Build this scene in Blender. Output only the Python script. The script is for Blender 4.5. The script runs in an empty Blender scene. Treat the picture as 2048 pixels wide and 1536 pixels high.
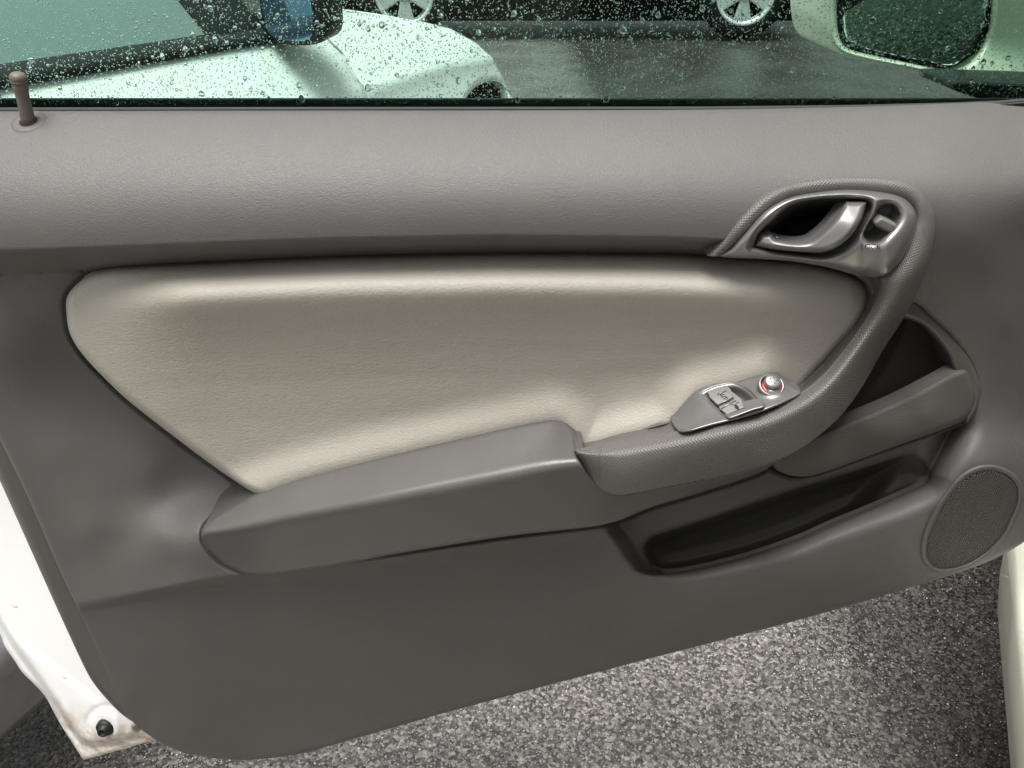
import bpy, bmesh, math, random
import numpy as np
from mathutils import Vector, Matrix

rng = np.random.default_rng(7)
random.seed(7)
SC = bpy.context.scene
COL = SC.collection

# ------------------------------------------------------------------ camera, world, sun, exposure
F, CX, CY = 1657.0, 1024.0, 768.0          # focal length and centre in the photo's 2048x1536 pixels
PITCH = math.radians(30)
CAM = np.array([0.0, -0.625, 1.14])
cd = bpy.data.cameras.new('camera'); cam = bpy.data.objects.new('camera', cd); COL.objects.link(cam)
cam.location = CAM; cam.rotation_euler = (math.pi/2 - PITCH, 0, 0)
cd.sensor_width = 36; cd.lens = 36*F/2048; cd.clip_start = 0.01; cd.clip_end = 500
SC.camera = cam

SUN_EL, SUN_AZ = math.radians(77), math.radians(222)     # azimuth from +Y clockwise
W = bpy.data.worlds.new("World"); SC.world = W; W.use_nodes = True
nt = W.node_tree; bg = nt.nodes['Background']
sky = nt.nodes.new('ShaderNodeTexSky'); sky.sky_type = 'NISHITA'; sky.sun_disc = False
sky.sun_elevation = SUN_EL; sky.sun_rotation = SUN_AZ
sky.air_density = 1.0; sky.dust_density = 8.0; sky.ozone_density = 1.0
hs = nt.nodes.new('ShaderNodeHueSaturation'); hs.inputs['Saturation'].default_value = 0.22
nt.links.new(sky.outputs[0], hs.inputs['Color']); nt.links.new(hs.outputs[0], bg.inputs['Color'])
bg.inputs['Strength'].default_value = 0.05
sl = bpy.data.lights.new('sun', 'SUN'); sl.energy = 1.5; sl.angle = math.radians(36); sl.color = (1, .985, .965)
so = bpy.data.objects.new('sun', sl); COL.objects.link(so)
sd = Vector((math.sin(SUN_AZ)*math.cos(SUN_EL), math.cos(SUN_AZ)*math.cos(SUN_EL), math.sin(SUN_EL)))
so.rotation_euler = sd.to_track_quat('Z', 'Y').to_euler(); so.location = (0, 0, 5)
SC.view_settings.view_transform = 'Standard'; SC.view_settings.look = 'None'
SC.view_settings.exposure = 1.55; SC.view_settings.gamma = 1

# ------------------------------------------------------------------ geometry helpers
def rays(px, py):
    a = (np.asarray(px, float)-CX)/F; b = (CY-np.asarray(py, float))/F
    c, s = math.cos(PITCH), math.sin(PITCH)
    return np.stack([a, c+b*s, -s+b*c], -1)
def P(px, py, h):
    """point of the door relief seen at a photo pixel, h metres in front of the door's plane y=0"""
    d = rays(px, py); t = (-np.asarray(h, float)-CAM[1])/d[..., 1]
    return CAM + d*t[..., None]
def PZ(px, py, z):
    d = rays(px, py); t = (z-CAM[2])/d[..., 2]
    return CAM + d*t[..., None]
def spline(pts, n=8, closed=True):
    """centripetal-ish Catmull-Rom; a doubled point makes a corner"""
    p = np.array(pts, float); m = len(p); out = []
    rngi = range(m if closed else m-1)
    for i in rngi:
        if closed: p0, p1, p2, p3 = p[(i-1) % m], p[i], p[(i+1) % m], p[(i+2) % m]
        else: p0, p1, p2, p3 = p[max(i-1, 0)], p[i], p[i+1], p[min(i+2, m-1)]
        if np.allclose(p1, p2): continue
        L = np.linalg.norm(p2[:2]-p1[:2])+1e-9
        k1 = min(1, L/(np.linalg.norm(p1[:2]-p0[:2])+1e-9)); k2 = min(1, L/(np.linalg.norm(p3[:2]-p2[:2])+1e-9))
        m1 = (p2-p0)*0.5*(1 if k1 > .3 else .5); m2 = (p3-p1)*0.5*(1 if k2 > .3 else .5)
        lm1 = np.linalg.norm(m1[:2]); lm2 = np.linalg.norm(m2[:2])
        if lm1 > L: m1 = m1*L/lm1
        if lm2 > L: m2 = m2*L/lm2
        for t in np.linspace(0, 1, n, endpoint=False):
            t2, t3 = t*t, t*t*t
            out.append((2*t3-3*t2+1)*p1 + (t3-2*t2+t)*m1 + (-2*t3+3*t2)*p2 + (t3-t2)*m2)
    if not closed: out.append(p[-1])
    return np.array(out)
def inside(poly, x, y):
    r = np.zeros(x.shape, bool); q = np.roll(poly, -1, 0)
    for (x1, y1), (x2, y2) in zip(poly[:, :2], q[:, :2]):
        if y1 == y2: continue
        c = ((y1 > y) != (y2 > y)) & (x < (x2-x1)*(y-y1)/(y2-y1)+x1)
        r ^= c
    return r
def dist(poly, x, y, closed=True, near=False):
    best = np.full(x.shape, 1e18); bx = np.array(x, float); by = np.array(y, float)
    n = len(poly)
    for i in range(n if closed else n-1):
        x1, y1 = poly[i][:2]; x2, y2 = poly[(i+1) % n][:2]
        dx, dy = x2-x1, y2-y1; L = dx*dx+dy*dy
        if L == 0: continue
        t = np.clip(((x-x1)*dx+(y-y1)*dy)/L, 0, 1); qx = x1+t*dx; qy = y1+t*dy
        d = (x-qx)**2+(y-qy)**2; m = d < best
        best = np.where(m, d, best)
        if near: bx = np.where(m, qx, bx); by = np.where(m, qy, by)
    return (np.sqrt(best), bx, by) if near else np.sqrt(best)
def tps(pts):
    p = np.array(pts, float); n = len(p); S = 300.0 if np.abs(p[:, :2]).max() > 20 else 1.0
    X = p[:, :2]/S
    r2 = ((X[:, None]-X[None])**2).sum(-1); K = 0.5*r2*np.log(r2+1e-12)
    A = np.zeros((n+3, n+3)); A[:n, :n] = K+np.eye(n)*1e-4; A[:n, n] = 1; A[:n, n+1:] = X; A[n, :n] = 1; A[n+1:, :n] = X.T
    w = np.linalg.solve(A, np.concatenate([p[:, 2], np.zeros(3)]))
    def f(x, y):
        x = np.asarray(x, float)/S; y = np.asarray(y, float)/S
        o = w[n]+w[n+1]*x+w[n+2]*y
        for (a, b), c in zip(X, w[:n]):
            r = (x-a)**2+(y-b)**2; o = o+c*0.5*r*np.log(r+1e-12)
        return o
    return f
def ss(a, b, x):
    t = np.clip((x-a)/(b-a), 0, 1); return t*t*(3-2*t)
def smin(a, b, k):
    h = np.clip(0.5+0.5*(b-a)/k, 0, 1); return b*(1-h)+a*h-k*h*(1-h)
def rnd(d, r, a):
    q = 1-np.clip(d/r, 0, 1); return a*(1-np.sqrt(np.clip(1-q*q, 0, 1)))
def link(name, me, mat, parent=None):
    o = bpy.data.objects.new(name, me); COL.objects.link(o)
    if mat: me.materials.append(mat)
    if parent is not None:
        o.parent = parent; L = parent
        off = Vector((0, 0, 0))
        while L is not None: off += L.location; L = L.parent
        o.location = -off
    return o
def mesh(name, V, Fc, smooth=True):
    me = bpy.data.meshes.new(name); me.from_pydata([tuple(map(float, v)) for v in V], [], [tuple(map(int, f)) for f in Fc])
    if smooth: me.polygons.foreach_set('use_smooth', [True]*len(me.polygons))
    me.update(); return me
def relief(name, outline, hf, mat, parent, step=4, back=0.03, holes=(), mp=None, smooth_n=8, flip=False, backface=False, hback=None, flow=None, backf=None):
    """a sheet bounded by an outline, raised by hf(u, v, distance to the edge), its rim taken back to give it thickness"""
    mp = mp or P
    ol = outline if isinstance(outline, np.ndarray) else spline(outline, smooth_n)
    ol = ol[:, :2]; hs_ = [(h if isinstance(h, np.ndarray) else spline(h, smooth_n))[:, :2] for h in holes]
    x0, y0 = ol.min(0)-step; x1, y1 = ol.max(0)+step
    xs = np.arange(x0, x1+step, step); ys = np.arange(y0, y1+step, step)
    gx, gy = np.meshgrid(xs, ys)
    cx = gx[:-1, :-1]+step/2; cy = gy[:-1, :-1]+step/2
    K = inside(ol, cx, cy)
    for h in hs_: K &= ~inside(h, cx, cy)
    Kp = np.pad(K, 1)
    cnt = Kp[:-1, :-1].astype(int)+Kp[1:, :-1]+Kp[:-1, 1:]+Kp[1:, 1:]
    used = cnt > 0; bnd = used & (cnt < 4)
    bx, by = gx[bnd], gy[bnd]
    best = np.full(bx.shape, 1e18); nx_, ny_ = bx.copy(), by.copy(); wh = np.zeros(bx.shape, int)
    for kpl, pl in enumerate([ol]+hs_):
        d, qx, qy = dist(pl, bx, by, near=True); m = d < best
        best = np.where(m, d, best); nx_ = np.where(m, qx, nx_); ny_ = np.where(m, qy, ny_); wh[m] = kpl
    gx[bnd] = nx_; gy[bnd] = ny_
    ux, uy = gx[used], gy[used]
    d = dist(ol, ux, uy)
    for h in hs_: d = np.minimum(d, dist(h, ux, uy))
    H = hf(ux, uy, d)*np.ones_like(ux)
    V = mp(ux, uy, H)
    idx = np.full(gx.shape, -1); idx[used] = np.arange(used.sum())
    I, J = np.nonzero(K)
    q = np.stack([idx[I, J], idx[I+1, J], idx[I+1, J+1], idx[I, J+1]], 1)
    # rim
    e = []
    up = np.zeros((K.shape[0]+1, K.shape[1]), int); up[:-1] += K; up[1:] -= K       # horizontal edges
    i, j = np.nonzero(up)
    a, b = idx[i, j], idx[i, j+1]; s = up[i, j] > 0
    e.append(np.where(s[:, None], np.stack([b, a], 1), np.stack([a, b], 1)))
    lf = np.zeros((K.shape[0], K.shape[1]+1), int); lf[:, :-1] += K; lf[:, 1:] -= K
    i, j = np.nonzero(lf)
    a, b = idx[i, j], idx[i+1, j]; s = lf[i, j] > 0
    e.append(np.where(s[:, None], np.stack([a, b], 1), np.stack([b, a], 1)))
    e = np.concatenate(e); bv = np.unique(e); n0 = len(V); nb = len(bv)
    bl = np.zeros(gx.shape, int); bl[bnd] = wh; bb = np.array([back]+list(hback or [back]*len(hs_)))[bl[used][bv]]
    if backf is not None: bb = backf(ux[bv], uy[bv], bb)
    rm = np.zeros(n0, int); rm[bv] = np.arange(nb)
    if back:
        if mp is P:
            Vb = V[bv].copy(); Vb[:, 1] += bb
        else:
            Vb = mp(ux[bv], uy[bv], H[bv]-back)
        Vall = np.concatenate([V, V[bv], Vb])
        er = rm[e]
        sk = np.stack([n0+er[:, 0], n0+er[:, 1], n0+nb+er[:, 1], n0+nb+er[:, 0]], 1)
        sk = sk[:, ::-1]
        q = np.concatenate([q, sk])
        if backface:
            Vbk = mp(ux, uy, H-back) if mp is not P else V+np.array([0, back, 0])
            n1 = len(Vall); Vall = np.concatenate([Vall, Vbk])
            q = np.concatenate([q, q[:len(I)][:, ::-1]+n1])
    else: Vall = V
    if flip: q = q[:, ::-1]
    me = bpy.data.meshes.new(name)
    me.vertices.add(len(Vall)); me.vertices.foreach_set('co', Vall.astype(np.float32).ravel())
    me.loops.add(q.size); me.loops.foreach_set('vertex_index', q.astype(np.int32).ravel())
    me.polygons.add(len(q)); me.polygons.foreach_set('loop_start', np.arange(0, q.size, 4, dtype=np.int32))
    me.polygons.foreach_set('use_smooth', np.ones(len(q), bool))
    if flow is not None:
        fa = np.zeros((len(Vall), 3), np.float32); s1, s2 = flow(ux, uy); fa[:n0, 0] = s1; fa[:n0, 1] = s2
        if back: fa[n0:n0+nb] = fa[bv]; fa[n0+nb:n0+2*nb] = fa[bv]
        me.attributes.new('flow', 'FLOAT_VECTOR', 'POINT').data.foreach_set('vector', fa.ravel())
    me.update(calc_edges=True); me.validate()
    return link(name, me, mat, parent)
def lathe(name, prof, origin, axis, mat, parent, seg=32, xdir=None, ell=1.0, caps=True):
    """revolve (radius, height) pairs about an axis"""
    ax = np.array(axis, float); ax /= np.linalg.norm(ax)
    xd = np.array(xdir if xdir is not None else ((1, 0, 0) if abs(ax[0]) < .9 else (0, 1, 0)), float)
    xd -= ax*xd.dot(ax); xd /= np.linalg.norm(xd); yd = np.cross(ax, xd)
    V, Q = [], []
    for r, hh in prof:
        for k in range(seg):
            t = 2*math.pi*k/seg
            V.append(np.array(origin)+ax*hh+xd*r*math.cos(t)+yd*r*ell*math.sin(t))
    for i in range(len(prof)-1):
        for k in range(seg):
            k2 = (k+1) % seg; Q.append((i*seg+k, i*seg+k2, (i+1)*seg+k2, (i+1)*seg+k))
    if caps: Q.append(tuple(range(seg))[::-1]); Q.append(tuple((len(prof)-1)*seg+k for k in range(seg)))
    return link(name, mesh(name, V, Q), mat, parent)
def loft(name, rows, mat, parent, closed_u=False, caps=False):
    rows = np.array(rows, float); nv, nu = rows.shape[:2]; Q = []
    for i in range(nv-1):
        for j in range(nu if closed_u else nu-1):
            j2 = (j+1) % nu; Q.append((i*nu+j, (i+1)*nu+j, (i+1)*nu+j2, i*nu+j2))
    if caps: Q.append(tuple(range(nu))); Q.append(tuple((nv-1)*nu+j for j in range(nu))[::-1])
    me = mesh(name, rows.reshape(-1, 3), Q)
    bm = bmesh.new(); bm.from_mesh(me); bmesh.ops.recalc_face_normals(bm, faces=bm.faces); bm.to_mesh(me); bm.free()
    return link(name, me, mat, parent)
def boxm(name, pts8, mat, parent, bevel=0.0):
    """hexahedron from 8 corners (bottom ring then top ring), edges rounded"""
    bm = bmesh.new(); v = [bm.verts.new(tuple(map(float, p))) for p in pts8]
    for f in ((3, 2, 1, 0), (4, 5, 6, 7), (0, 1, 5, 4), (1, 2, 6, 5), (2, 3, 7, 6), (3, 0, 4, 7)): bm.faces.new([v[i] for i in f])
    bmesh.ops.recalc_face_normals(bm, faces=bm.faces)
    if bevel: bmesh.ops.bevel(bm, geom=bm.edges[:], offset=bevel, segments=3, profile=0.5, affect='EDGES')
    me = bpy.data.meshes.new(name); bm.to_mesh(me); bm.free()
    return link(name, me, mat, parent)
def tube(name, pts, r, mat, parent, seg=8):
    pts = np.array(pts, float); rows = []
    for i, p in enumerate(pts):
        t = pts[min(i+1, len(pts)-1)]-pts[max(i-1, 0)]; t /= np.linalg.norm(t)
        u = np.cross(t, (0, 1, 0.3)); u /= np.linalg.norm(u); w = np.cross(t, u)
        rows.append([p+r*(math.cos(2*math.pi*k/seg)*u+math.sin(2*math.pi*k/seg)*w) for k in range(seg)])
    return loft(name, rows, mat, parent, closed_u=True, caps=True)
def text_mesh(name, s, origin, xd, yd, size, depth, mat, parent):
    c = bpy.data.curves.new(name, 'FONT'); c.body = s; c.size = 1; c.align_x = 'CENTER'; c.align_y = 'CENTER'; c.extrude = 0.02
    t = bpy.data.objects.new(name, c); COL.objects.link(t)
    dg = bpy.context.evaluated_depsgraph_get(); me = bpy.data.meshes.new_from_object(t.evaluated_get(dg))
    bpy.data.objects.remove(t); bpy.data.curves.remove(c)
    xd = np.array(xd, float); xd /= np.linalg.norm(xd); yd = np.array(yd, float); yd -= xd*yd.dot(xd); yd /= np.linalg.norm(yd)
    zd = np.cross(xd, yd); co = np.empty(len(me.vertices)*3, np.float32); me.vertices.foreach_get('co', co); co = co.reshape(-1, 3)
    co = np.array(origin)+size*(co[:, :1]*xd+co[:, 1:2]*yd)+co[:, 2:3]/0.02*depth*zd
    me.vertices.foreach_set('co', co.astype(np.float32).ravel()); me.materials.clear(); me.update()
    me.name = name
    return link(name, me, mat, parent)
def thing(name, label, cat, loc, group=None):
    o = bpy.data.objects.new(name, None); COL.objects.link(o); o.location = loc; o.empty_display_size = .1
    o['label'] = label; o['category'] = cat
    if group: o['group'] = group
    return o

# ------------------------------------------------------------------ materials
def mat(name, color, rough=.5, spec=.5, metal=0., bumps=(), var=None, coat=0., rvar=None):
    """bumps: (kind, scale, strength, distance); var: (second colour, scale, low, high)"""
    m = bpy.data.materials.new(name); m.use_nodes = True; t = m.node_tree; b = t.nodes['Principled BSDF']
    b.inputs['Base Color'].default_value = (*color, 1); b.inputs['Roughness'].default_value = rough
    b.inputs['Specular IOR Level'].default_value = spec; b.inputs['Metallic'].default_value = metal
    b.inputs['Coat Weight'].default_value = coat
    tc = t.nodes.new('ShaderNodeTexCoord')
    if var:
        n = t.nodes.new('ShaderNodeTexNoise'); n.inputs['Scale'].default_value = var[1]; n.inputs['Detail'].default_value = 6
        n.inputs['Roughness'].default_value = .65
        r = t.nodes.new('ShaderNodeMapRange'); r.inputs[1].default_value = var[2]; r.inputs[2].default_value = var[3]
        x = t.nodes.new('ShaderNodeMix'); x.data_type = 'RGBA'; x.inputs[6].default_value = (*color, 1); x.inputs[7].default_value = (*var[0], 1)
        t.links.new(tc.outputs['Object'], n.inputs['Vector']); t.links.new(n.outputs[0], r.inputs[0]); t.links.new(r.outputs[0], x.inputs[0]); t.links.new(x.outputs[2], b.inputs['Base Color'])
    if rvar:
        n = t.nodes.new('ShaderNodeTexNoise'); n.inputs['Scale'].default_value = rvar[0]; n.inputs['Detail'].default_value = 4
        r = t.nodes.new('ShaderNodeMapRange'); r.inputs[1].default_value = .35; r.inputs[2].default_value = .65; r.inputs[3].default_value = rvar[1]; r.inputs[4].default_value = rvar[2]
        t.links.new(tc.outputs['Object'], n.inputs['Vector']); t.links.new(n.outputs[0], r.inputs[0]); t.links.new(r.outputs[0], b.inputs['Roughness'])
    prev = None
    for kind, sc, st, di in bumps:
        bp = t.nodes.new('ShaderNodeBump'); bp.inputs['Strength'].default_value = st; bp.inputs['Distance'].default_value = di
        if kind == 'leather':
            n = t.nodes.new('ShaderNodeTexVoronoi'); n.feature = 'F1'; n.inputs['Scale'].default_value = sc; n.inputs['Randomness'].default_value = 1
            mpn = t.nodes.new('ShaderNodeMapping'); mpn.inputs['Rotation'].default_value = (0, .35, 0); mpn.inputs['Scale'].default_value = (.7, 1, 1.15)
            w = t.nodes.new('ShaderNodeTexNoise'); w.inputs['Scale'].default_value = sc*.4
            ad = t.nodes.new('ShaderNodeVectorMath'); ad.operation = 'MULTIPLY_ADD'; ad.inputs[1].default_value = (2.2/sc,)*3
            t.links.new(tc.outputs['Object'], mpn.inputs[0]); t.links.new(tc.outputs['Object'], w.inputs['Vector'])
            t.links.new(w.outputs['Color'], ad.inputs[0]); t.links.new(mpn.outputs[0], ad.inputs[2]); t.links.new(ad.outputs[0], n.inputs['Vector']); out = n.outputs[0]
            bp.invert = True
        elif kind == 'noise':
            n = t.nodes.new('ShaderNodeTexNoise'); n.inputs['Scale'].default_value = sc; n.inputs['Detail'].default_value = 3
            t.links.new(tc.outputs['Object'], n.inputs['Vector']); out = n.outputs[0]
        elif kind in ('dots', 'ribs', 'holes', 'flow'):
            sp = t.nodes.new('ShaderNodeSeparateXYZ')
            if kind == 'flow':
                at_ = t.nodes.new('ShaderNodeAttribute'); at_.attribute_name = 'flow'; t.links.new(at_.outputs['Vector'], sp.inputs[0])
            else: t.links.new(tc.outputs['Object'], sp.inputs[0])
            def mth(op, a, bb=None):
                k = t.nodes.new('ShaderNodeMath'); k.operation = op
                for q, vv in enumerate((a, bb)):
                    if vv is None: continue
                    if isinstance(vv, (int, float)): k.inputs[q].default_value = vv
                    else: t.links.new(vv, k.inputs[q])
                return k.outputs[0]
            X, Y, Z = sp.outputs[0], sp.outputs[1], sp.outputs[2]
            if kind == 'flow':
                out = mth('ABSOLUTE', mth('MULTIPLY', mth('SINE', mth('MULTIPLY', mth('ADD', X, Y), sc)), mth('SINE', mth('MULTIPLY', mth('SUBTRACT', X, Y), sc))))
            elif kind == 'ribs':
                out = mth('SINE', mth('MULTIPLY', mth('ADD', Z, mth('MULTIPLY', X, -.35)), sc))
            else:
                ZZ = mth('SUBTRACT', Z, mth('MULTIPLY', Y, .8))
                A = mth('SINE', mth('MULTIPLY', mth('ADD', X, ZZ), sc)); B = mth('SINE', mth('MULTIPLY', mth('SUBTRACT', X, ZZ), sc))
                out = mth('MULTIPLY', A, B)
                if kind == 'dots': out = mth('ABSOLUTE', out)
                else:
                    hmask = mth('GREATER_THAN', out, .25)
                    x = t.nodes.new('ShaderNodeMix'); x.data_type = 'RGBA'; x.inputs[6].default_value = (*color, 1); x.inputs[7].default_value = (.008, .008, .008, 1)
                    t.links.new(hmask, x.inputs[0]); t.links.new(x.outputs[2], b.inputs['Base Color'])
                    out = mth('MULTIPLY', out, -1.)
        t.links.new(out, bp.inputs['Height'])
        if prev: t.links.new(prev, bp.inputs['Normal'])
        prev = bp.outputs[0]
    if prev: t.links.new(prev, b.inputs['Normal'])
    return m
TAUPE = (.116, .111, .105)
m_panel = mat('taupe grained plastic', TAUPE, .50, .42, bumps=[('leather', 1250, .5, .0005), ('noise', 420, .25, .0006)], var=((.128, .122, .115), 9, .35, .7))
m_arm = mat('taupe soft armrest vinyl', (.086, .081, .075), .36, .6, bumps=[('leather', 1100, .3, .0003)], var=((.098, .092, .086), 14, .4, .7))
m_beige = mat('beige leather', (.425, .398, .348), .5, .4, bumps=[('leather', 620, .4, .0006), ('noise', 45, .15, .004)], var=((.395, .366, .318), 7, .4, .7))
m_grip = mat('taupe dimpled grip plastic', (.118, .110, .101), .38, .55, bumps=[('flow', math.pi/7.5, .6, .0005)])
m_liner = mat('taupe smooth plastic', (.110, .102, .094), .42, .45, bumps=[('noise', 900, .1, .0004)])
m_fabric = mat('ribbed taupe bin cloth', (.105, .100, .091), .75, .25, bumps=[('ribs', 2600, .25, .0003)])
m_dark = mat('black moulded plastic', (.022, .022, .021), .55, .3)
m_cavity = mat('dark grey moulded plastic', (.085, .081, .075), .5, .45)
m_speaker = mat('perforated grey grille', (.105, .098, .09), .55, .3, bumps=[('holes', 1250, .6, .0008)])
m_silver = mat('satin silver paint', (.27, .266, .258), .33, .5, metal=.65)
m_lever = mat('satin silver lever', (.18, .174, .166), .38, .5, metal=.5, bumps=[('noise', 90, .1, .001)])
m_switchp = mat('satin grey switch plate', (.21, .203, .195), .34, .5, metal=.5, bumps=[('noise', 900, .05, .0003)], var=((.17, .16, .15), 60, .5, .75))
m_rock = mat('matte grey switch', (.21, .20, .19), .45, .4)
m_chrome = mat('chrome', (.75, .75, .75), .12, .5, metal=1.)
m_lock = mat('grey lock plastic', (.16, .16, .145), .4, .4)
m_red = mat('red ring', (.45, .02, .03), .35, .5)
m_rubber = mat('black rubber', (.012, .013, .013), .5, .4, bumps=[('noise', 400, .2, .0006)])
m_seal = mat('charcoal felt seal', (.06, .062, .062), .75, .2)
m_pin = mat('worn brown lock pin', (.125, .108, .086), .5, .4, bumps=[('noise', 300, .15, .0006)], var=((.165, .143, .118), 60, .4, .7))
m_white = mat('white car paint', (.80, .80, .765), .25, .5, coat=.5)
m_cream = mat('cream car paint', (.86, .86, .70), .3, .5, coat=.4)
m_tyre = mat('tyre rubber', (.010, .010, .011), .8, .12)
m_alloy = mat('alloy wheel', (.75, .76, .77), .35, .5, metal=.35)
m_greycar = mat('grey car paint', (.30, .33, .33), .25, .5, coat=.5)
m_under = mat('car underside', (.008, .008, .008), .9, .05)
m_sillgrey = mat('grey sill cladding', (.34, .345, .35), .3, .5, var=((.26, .265, .27), 8, .4, .6))
m_carglass = mat('dark car window', (.20, .26, .25), .05, .8)
m_mirror = mat('mirror glass', (.85, .93, .93), .015, .5, metal=1., bumps=[('noise', 260, .15, .002)])
m_bluemir = mat('blue mirror glass', (.25, .42, .62), .05, .5, metal=.9)
# white shell paint with rusty grime along its lowest flange
def mat_shell():
    m = mat('white door shell paint', (.82, .82, .80), .3, .5, coat=.3); t = m.node_tree; b = t.nodes['Principled BSDF']
    tc = t.nodes.new('ShaderNodeTexCoord'); sp = t.nodes.new('ShaderNodeSeparateXYZ'); t.links.new(tc.outputs['Object'], sp.inputs[0])
    n = t.nodes.new('ShaderNodeTexNoise'); n.inputs['Scale'].default_value = 45; n.inputs['Detail'].default_value = 8; n.inputs['Roughness'].default_value = .7
    t.links.new(tc.outputs['Object'], n.inputs['Vector'])
    r = t.nodes.new('ShaderNodeMapRange'); r.inputs[1].default_value = .345; r.inputs[2].default_value = .29
    t.links.new(sp.outputs[2], r.inputs[0])
    k = t.nodes.new('ShaderNodeMath'); k.operation = 'MULTIPLY'; t.links.new(r.outputs[0], k.inputs[0])
    r2 = t.nodes.new('ShaderNodeMapRange'); r2.inputs[1].default_value = .38; r2.inputs[2].default_value = .66; t.links.new(n.outputs[0], r2.inputs[0]); t.links.new(r2.outputs[0], k.inputs[1])
    x = t.nodes.new('ShaderNodeMix'); x.data_type = 'RGBA'; x.inputs[6].default_value = (.82, .82, .80, 1); x.inputs[7].default_value = (.36, .22, .09, 1)
    t.links.new(k.outputs[0], x.inputs[0]); t.links.new(x.outputs[2], b.inputs['Base Color']); return m
m_shell = mat_shell()
def mat_glass():
    m = bpy.data.materials.new('green tinted window glass'); m.use_nodes = True; t = m.node_tree; t.nodes.clear()
    o = t.nodes.new('ShaderNodeOutputMaterial'); tr = t.nodes.new('ShaderNodeBsdfTransparent'); tr.inputs[0].default_value = (.80, .945, .885, 1)
    gl = t.nodes.new('ShaderNodeBsdfGlossy'); gl.inputs['Roughness'].default_value = .0
    fr = t.nodes.new('ShaderNodeFresnel'); fr.inputs[0].default_value = 1.18; mx = t.nodes.new('ShaderNodeMixShader')
    t.links.new(fr.outputs[0], mx.inputs[0]); t.links.new(tr.outputs[0], mx.inputs[1]); t.links.new(gl.outputs[0], mx.inputs[2]); t.links.new(mx.outputs[0], o.inputs[0]); return m
m_glass = mat_glass()
def mat_water():
    m = bpy.data.materials.new('rain water'); m.use_nodes = True; b = m.node_tree.nodes['Principled BSDF']
    b.inputs['Transmission Weight'].default_value = 1; b.inputs['IOR'].default_value = 1.33; b.inputs['Roughness'].default_value = 0; return m
m_water = mat_water()
def mat_asphalt():
    m = bpy.data.materials.new('wet asphalt'); m.use_nodes = True; t = m.node_tree; b = t.nodes['Principled BSDF']
    tc = t.nodes.new('ShaderNodeTexCoord')
    v = t.nodes.new('ShaderNodeTexVoronoi'); v.inputs['Scale'].default_value = 190; t.links.new(tc.outputs['Object'], v.inputs['Vector'])
    cr = t.nodes.new('ShaderNodeValToRGB'); e = cr.color_ramp.elements
    e[0].position = 0; e[0].color = (.05, .046, .042, 1); e[1].position = 1; e[1].color = (.40, .37, .33, 1)
    k = e.new(.45); k.color = (.11, .10, .09, 1); k = e.new(.8); k.color = (.23, .21, .19, 1)
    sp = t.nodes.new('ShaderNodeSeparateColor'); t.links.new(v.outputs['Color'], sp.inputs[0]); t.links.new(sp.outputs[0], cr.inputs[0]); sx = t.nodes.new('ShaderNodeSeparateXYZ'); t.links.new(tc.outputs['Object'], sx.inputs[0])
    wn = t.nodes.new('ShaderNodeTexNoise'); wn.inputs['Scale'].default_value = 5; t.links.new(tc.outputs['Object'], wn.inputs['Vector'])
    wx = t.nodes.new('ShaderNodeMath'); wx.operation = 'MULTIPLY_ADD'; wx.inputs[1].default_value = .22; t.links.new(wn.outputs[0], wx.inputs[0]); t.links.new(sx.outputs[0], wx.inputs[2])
    d1 = t.nodes.new('ShaderNodeMapRange'); d1.inputs[1].default_value = .55; d1.inputs[2].default_value = .75; d1.inputs[3].default_value = 1; d1.inputs[4].default_value = .32; t.links.new(wx.outputs[0], d1.inputs[0])  # car's dark reflection beside the sill, painted into the asphalt colour
    d2 = t.nodes.new('ShaderNodeMapRange'); d2.inputs[1].default_value = -.49; d2.inputs[2].default_value = -.35; d2.inputs[3].default_value = .5; d2.inputs[4].default_value = 1; t.links.new(wx.outputs[0], d2.inputs[0])  # base colour darker towards the rear of the door
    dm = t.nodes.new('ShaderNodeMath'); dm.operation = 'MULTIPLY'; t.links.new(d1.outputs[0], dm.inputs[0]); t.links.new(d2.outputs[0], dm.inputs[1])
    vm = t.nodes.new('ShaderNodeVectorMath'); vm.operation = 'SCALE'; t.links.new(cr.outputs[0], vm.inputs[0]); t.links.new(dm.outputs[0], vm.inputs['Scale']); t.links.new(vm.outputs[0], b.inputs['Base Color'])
    n = t.nodes.new('ShaderNodeTexNoise'); n.inputs['Scale'].default_value = 2.2; n.inputs['Detail'].default_value = 5; t.links.new(tc.outputs['Object'], n.inputs['Vector'])
    r = t.nodes.new('ShaderNodeMapRange'); r.inputs[1].default_value = .4; r.inputs[2].default_value = .6; r.inputs[3].default_value = .07; r.inputs[4].default_value = .3
    t.links.new(n.outputs[0], r.inputs[0]); t.links.new(r.outputs[0], b.inputs['Roughness'])
    bp = t.nodes.new('ShaderNodeBump'); bp.inputs['Strength'].default_value = .5; bp.inputs['Distance'].default_value = .002; bp.invert = True
    t.links.new(v.outputs[0], bp.inputs['Height']); t.links.new(bp.outputs[0], b.inputs['Normal']); return m
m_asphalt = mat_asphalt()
def mat_attr(name, rough):
    m = bpy.data.materials.new(name); m.use_nodes = True; t = m.node_tree; b = t.nodes['Principled BSDF']
    a = t.nodes.new('ShaderNodeAttribute'); a.attribute_name = 'Col'; t.links.new(a.outputs[0], b.inputs['Base Color']); b.inputs['Roughness'].default_value = rough; return m
m_stone = mat_attr('wet crushed stone', .10)

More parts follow.
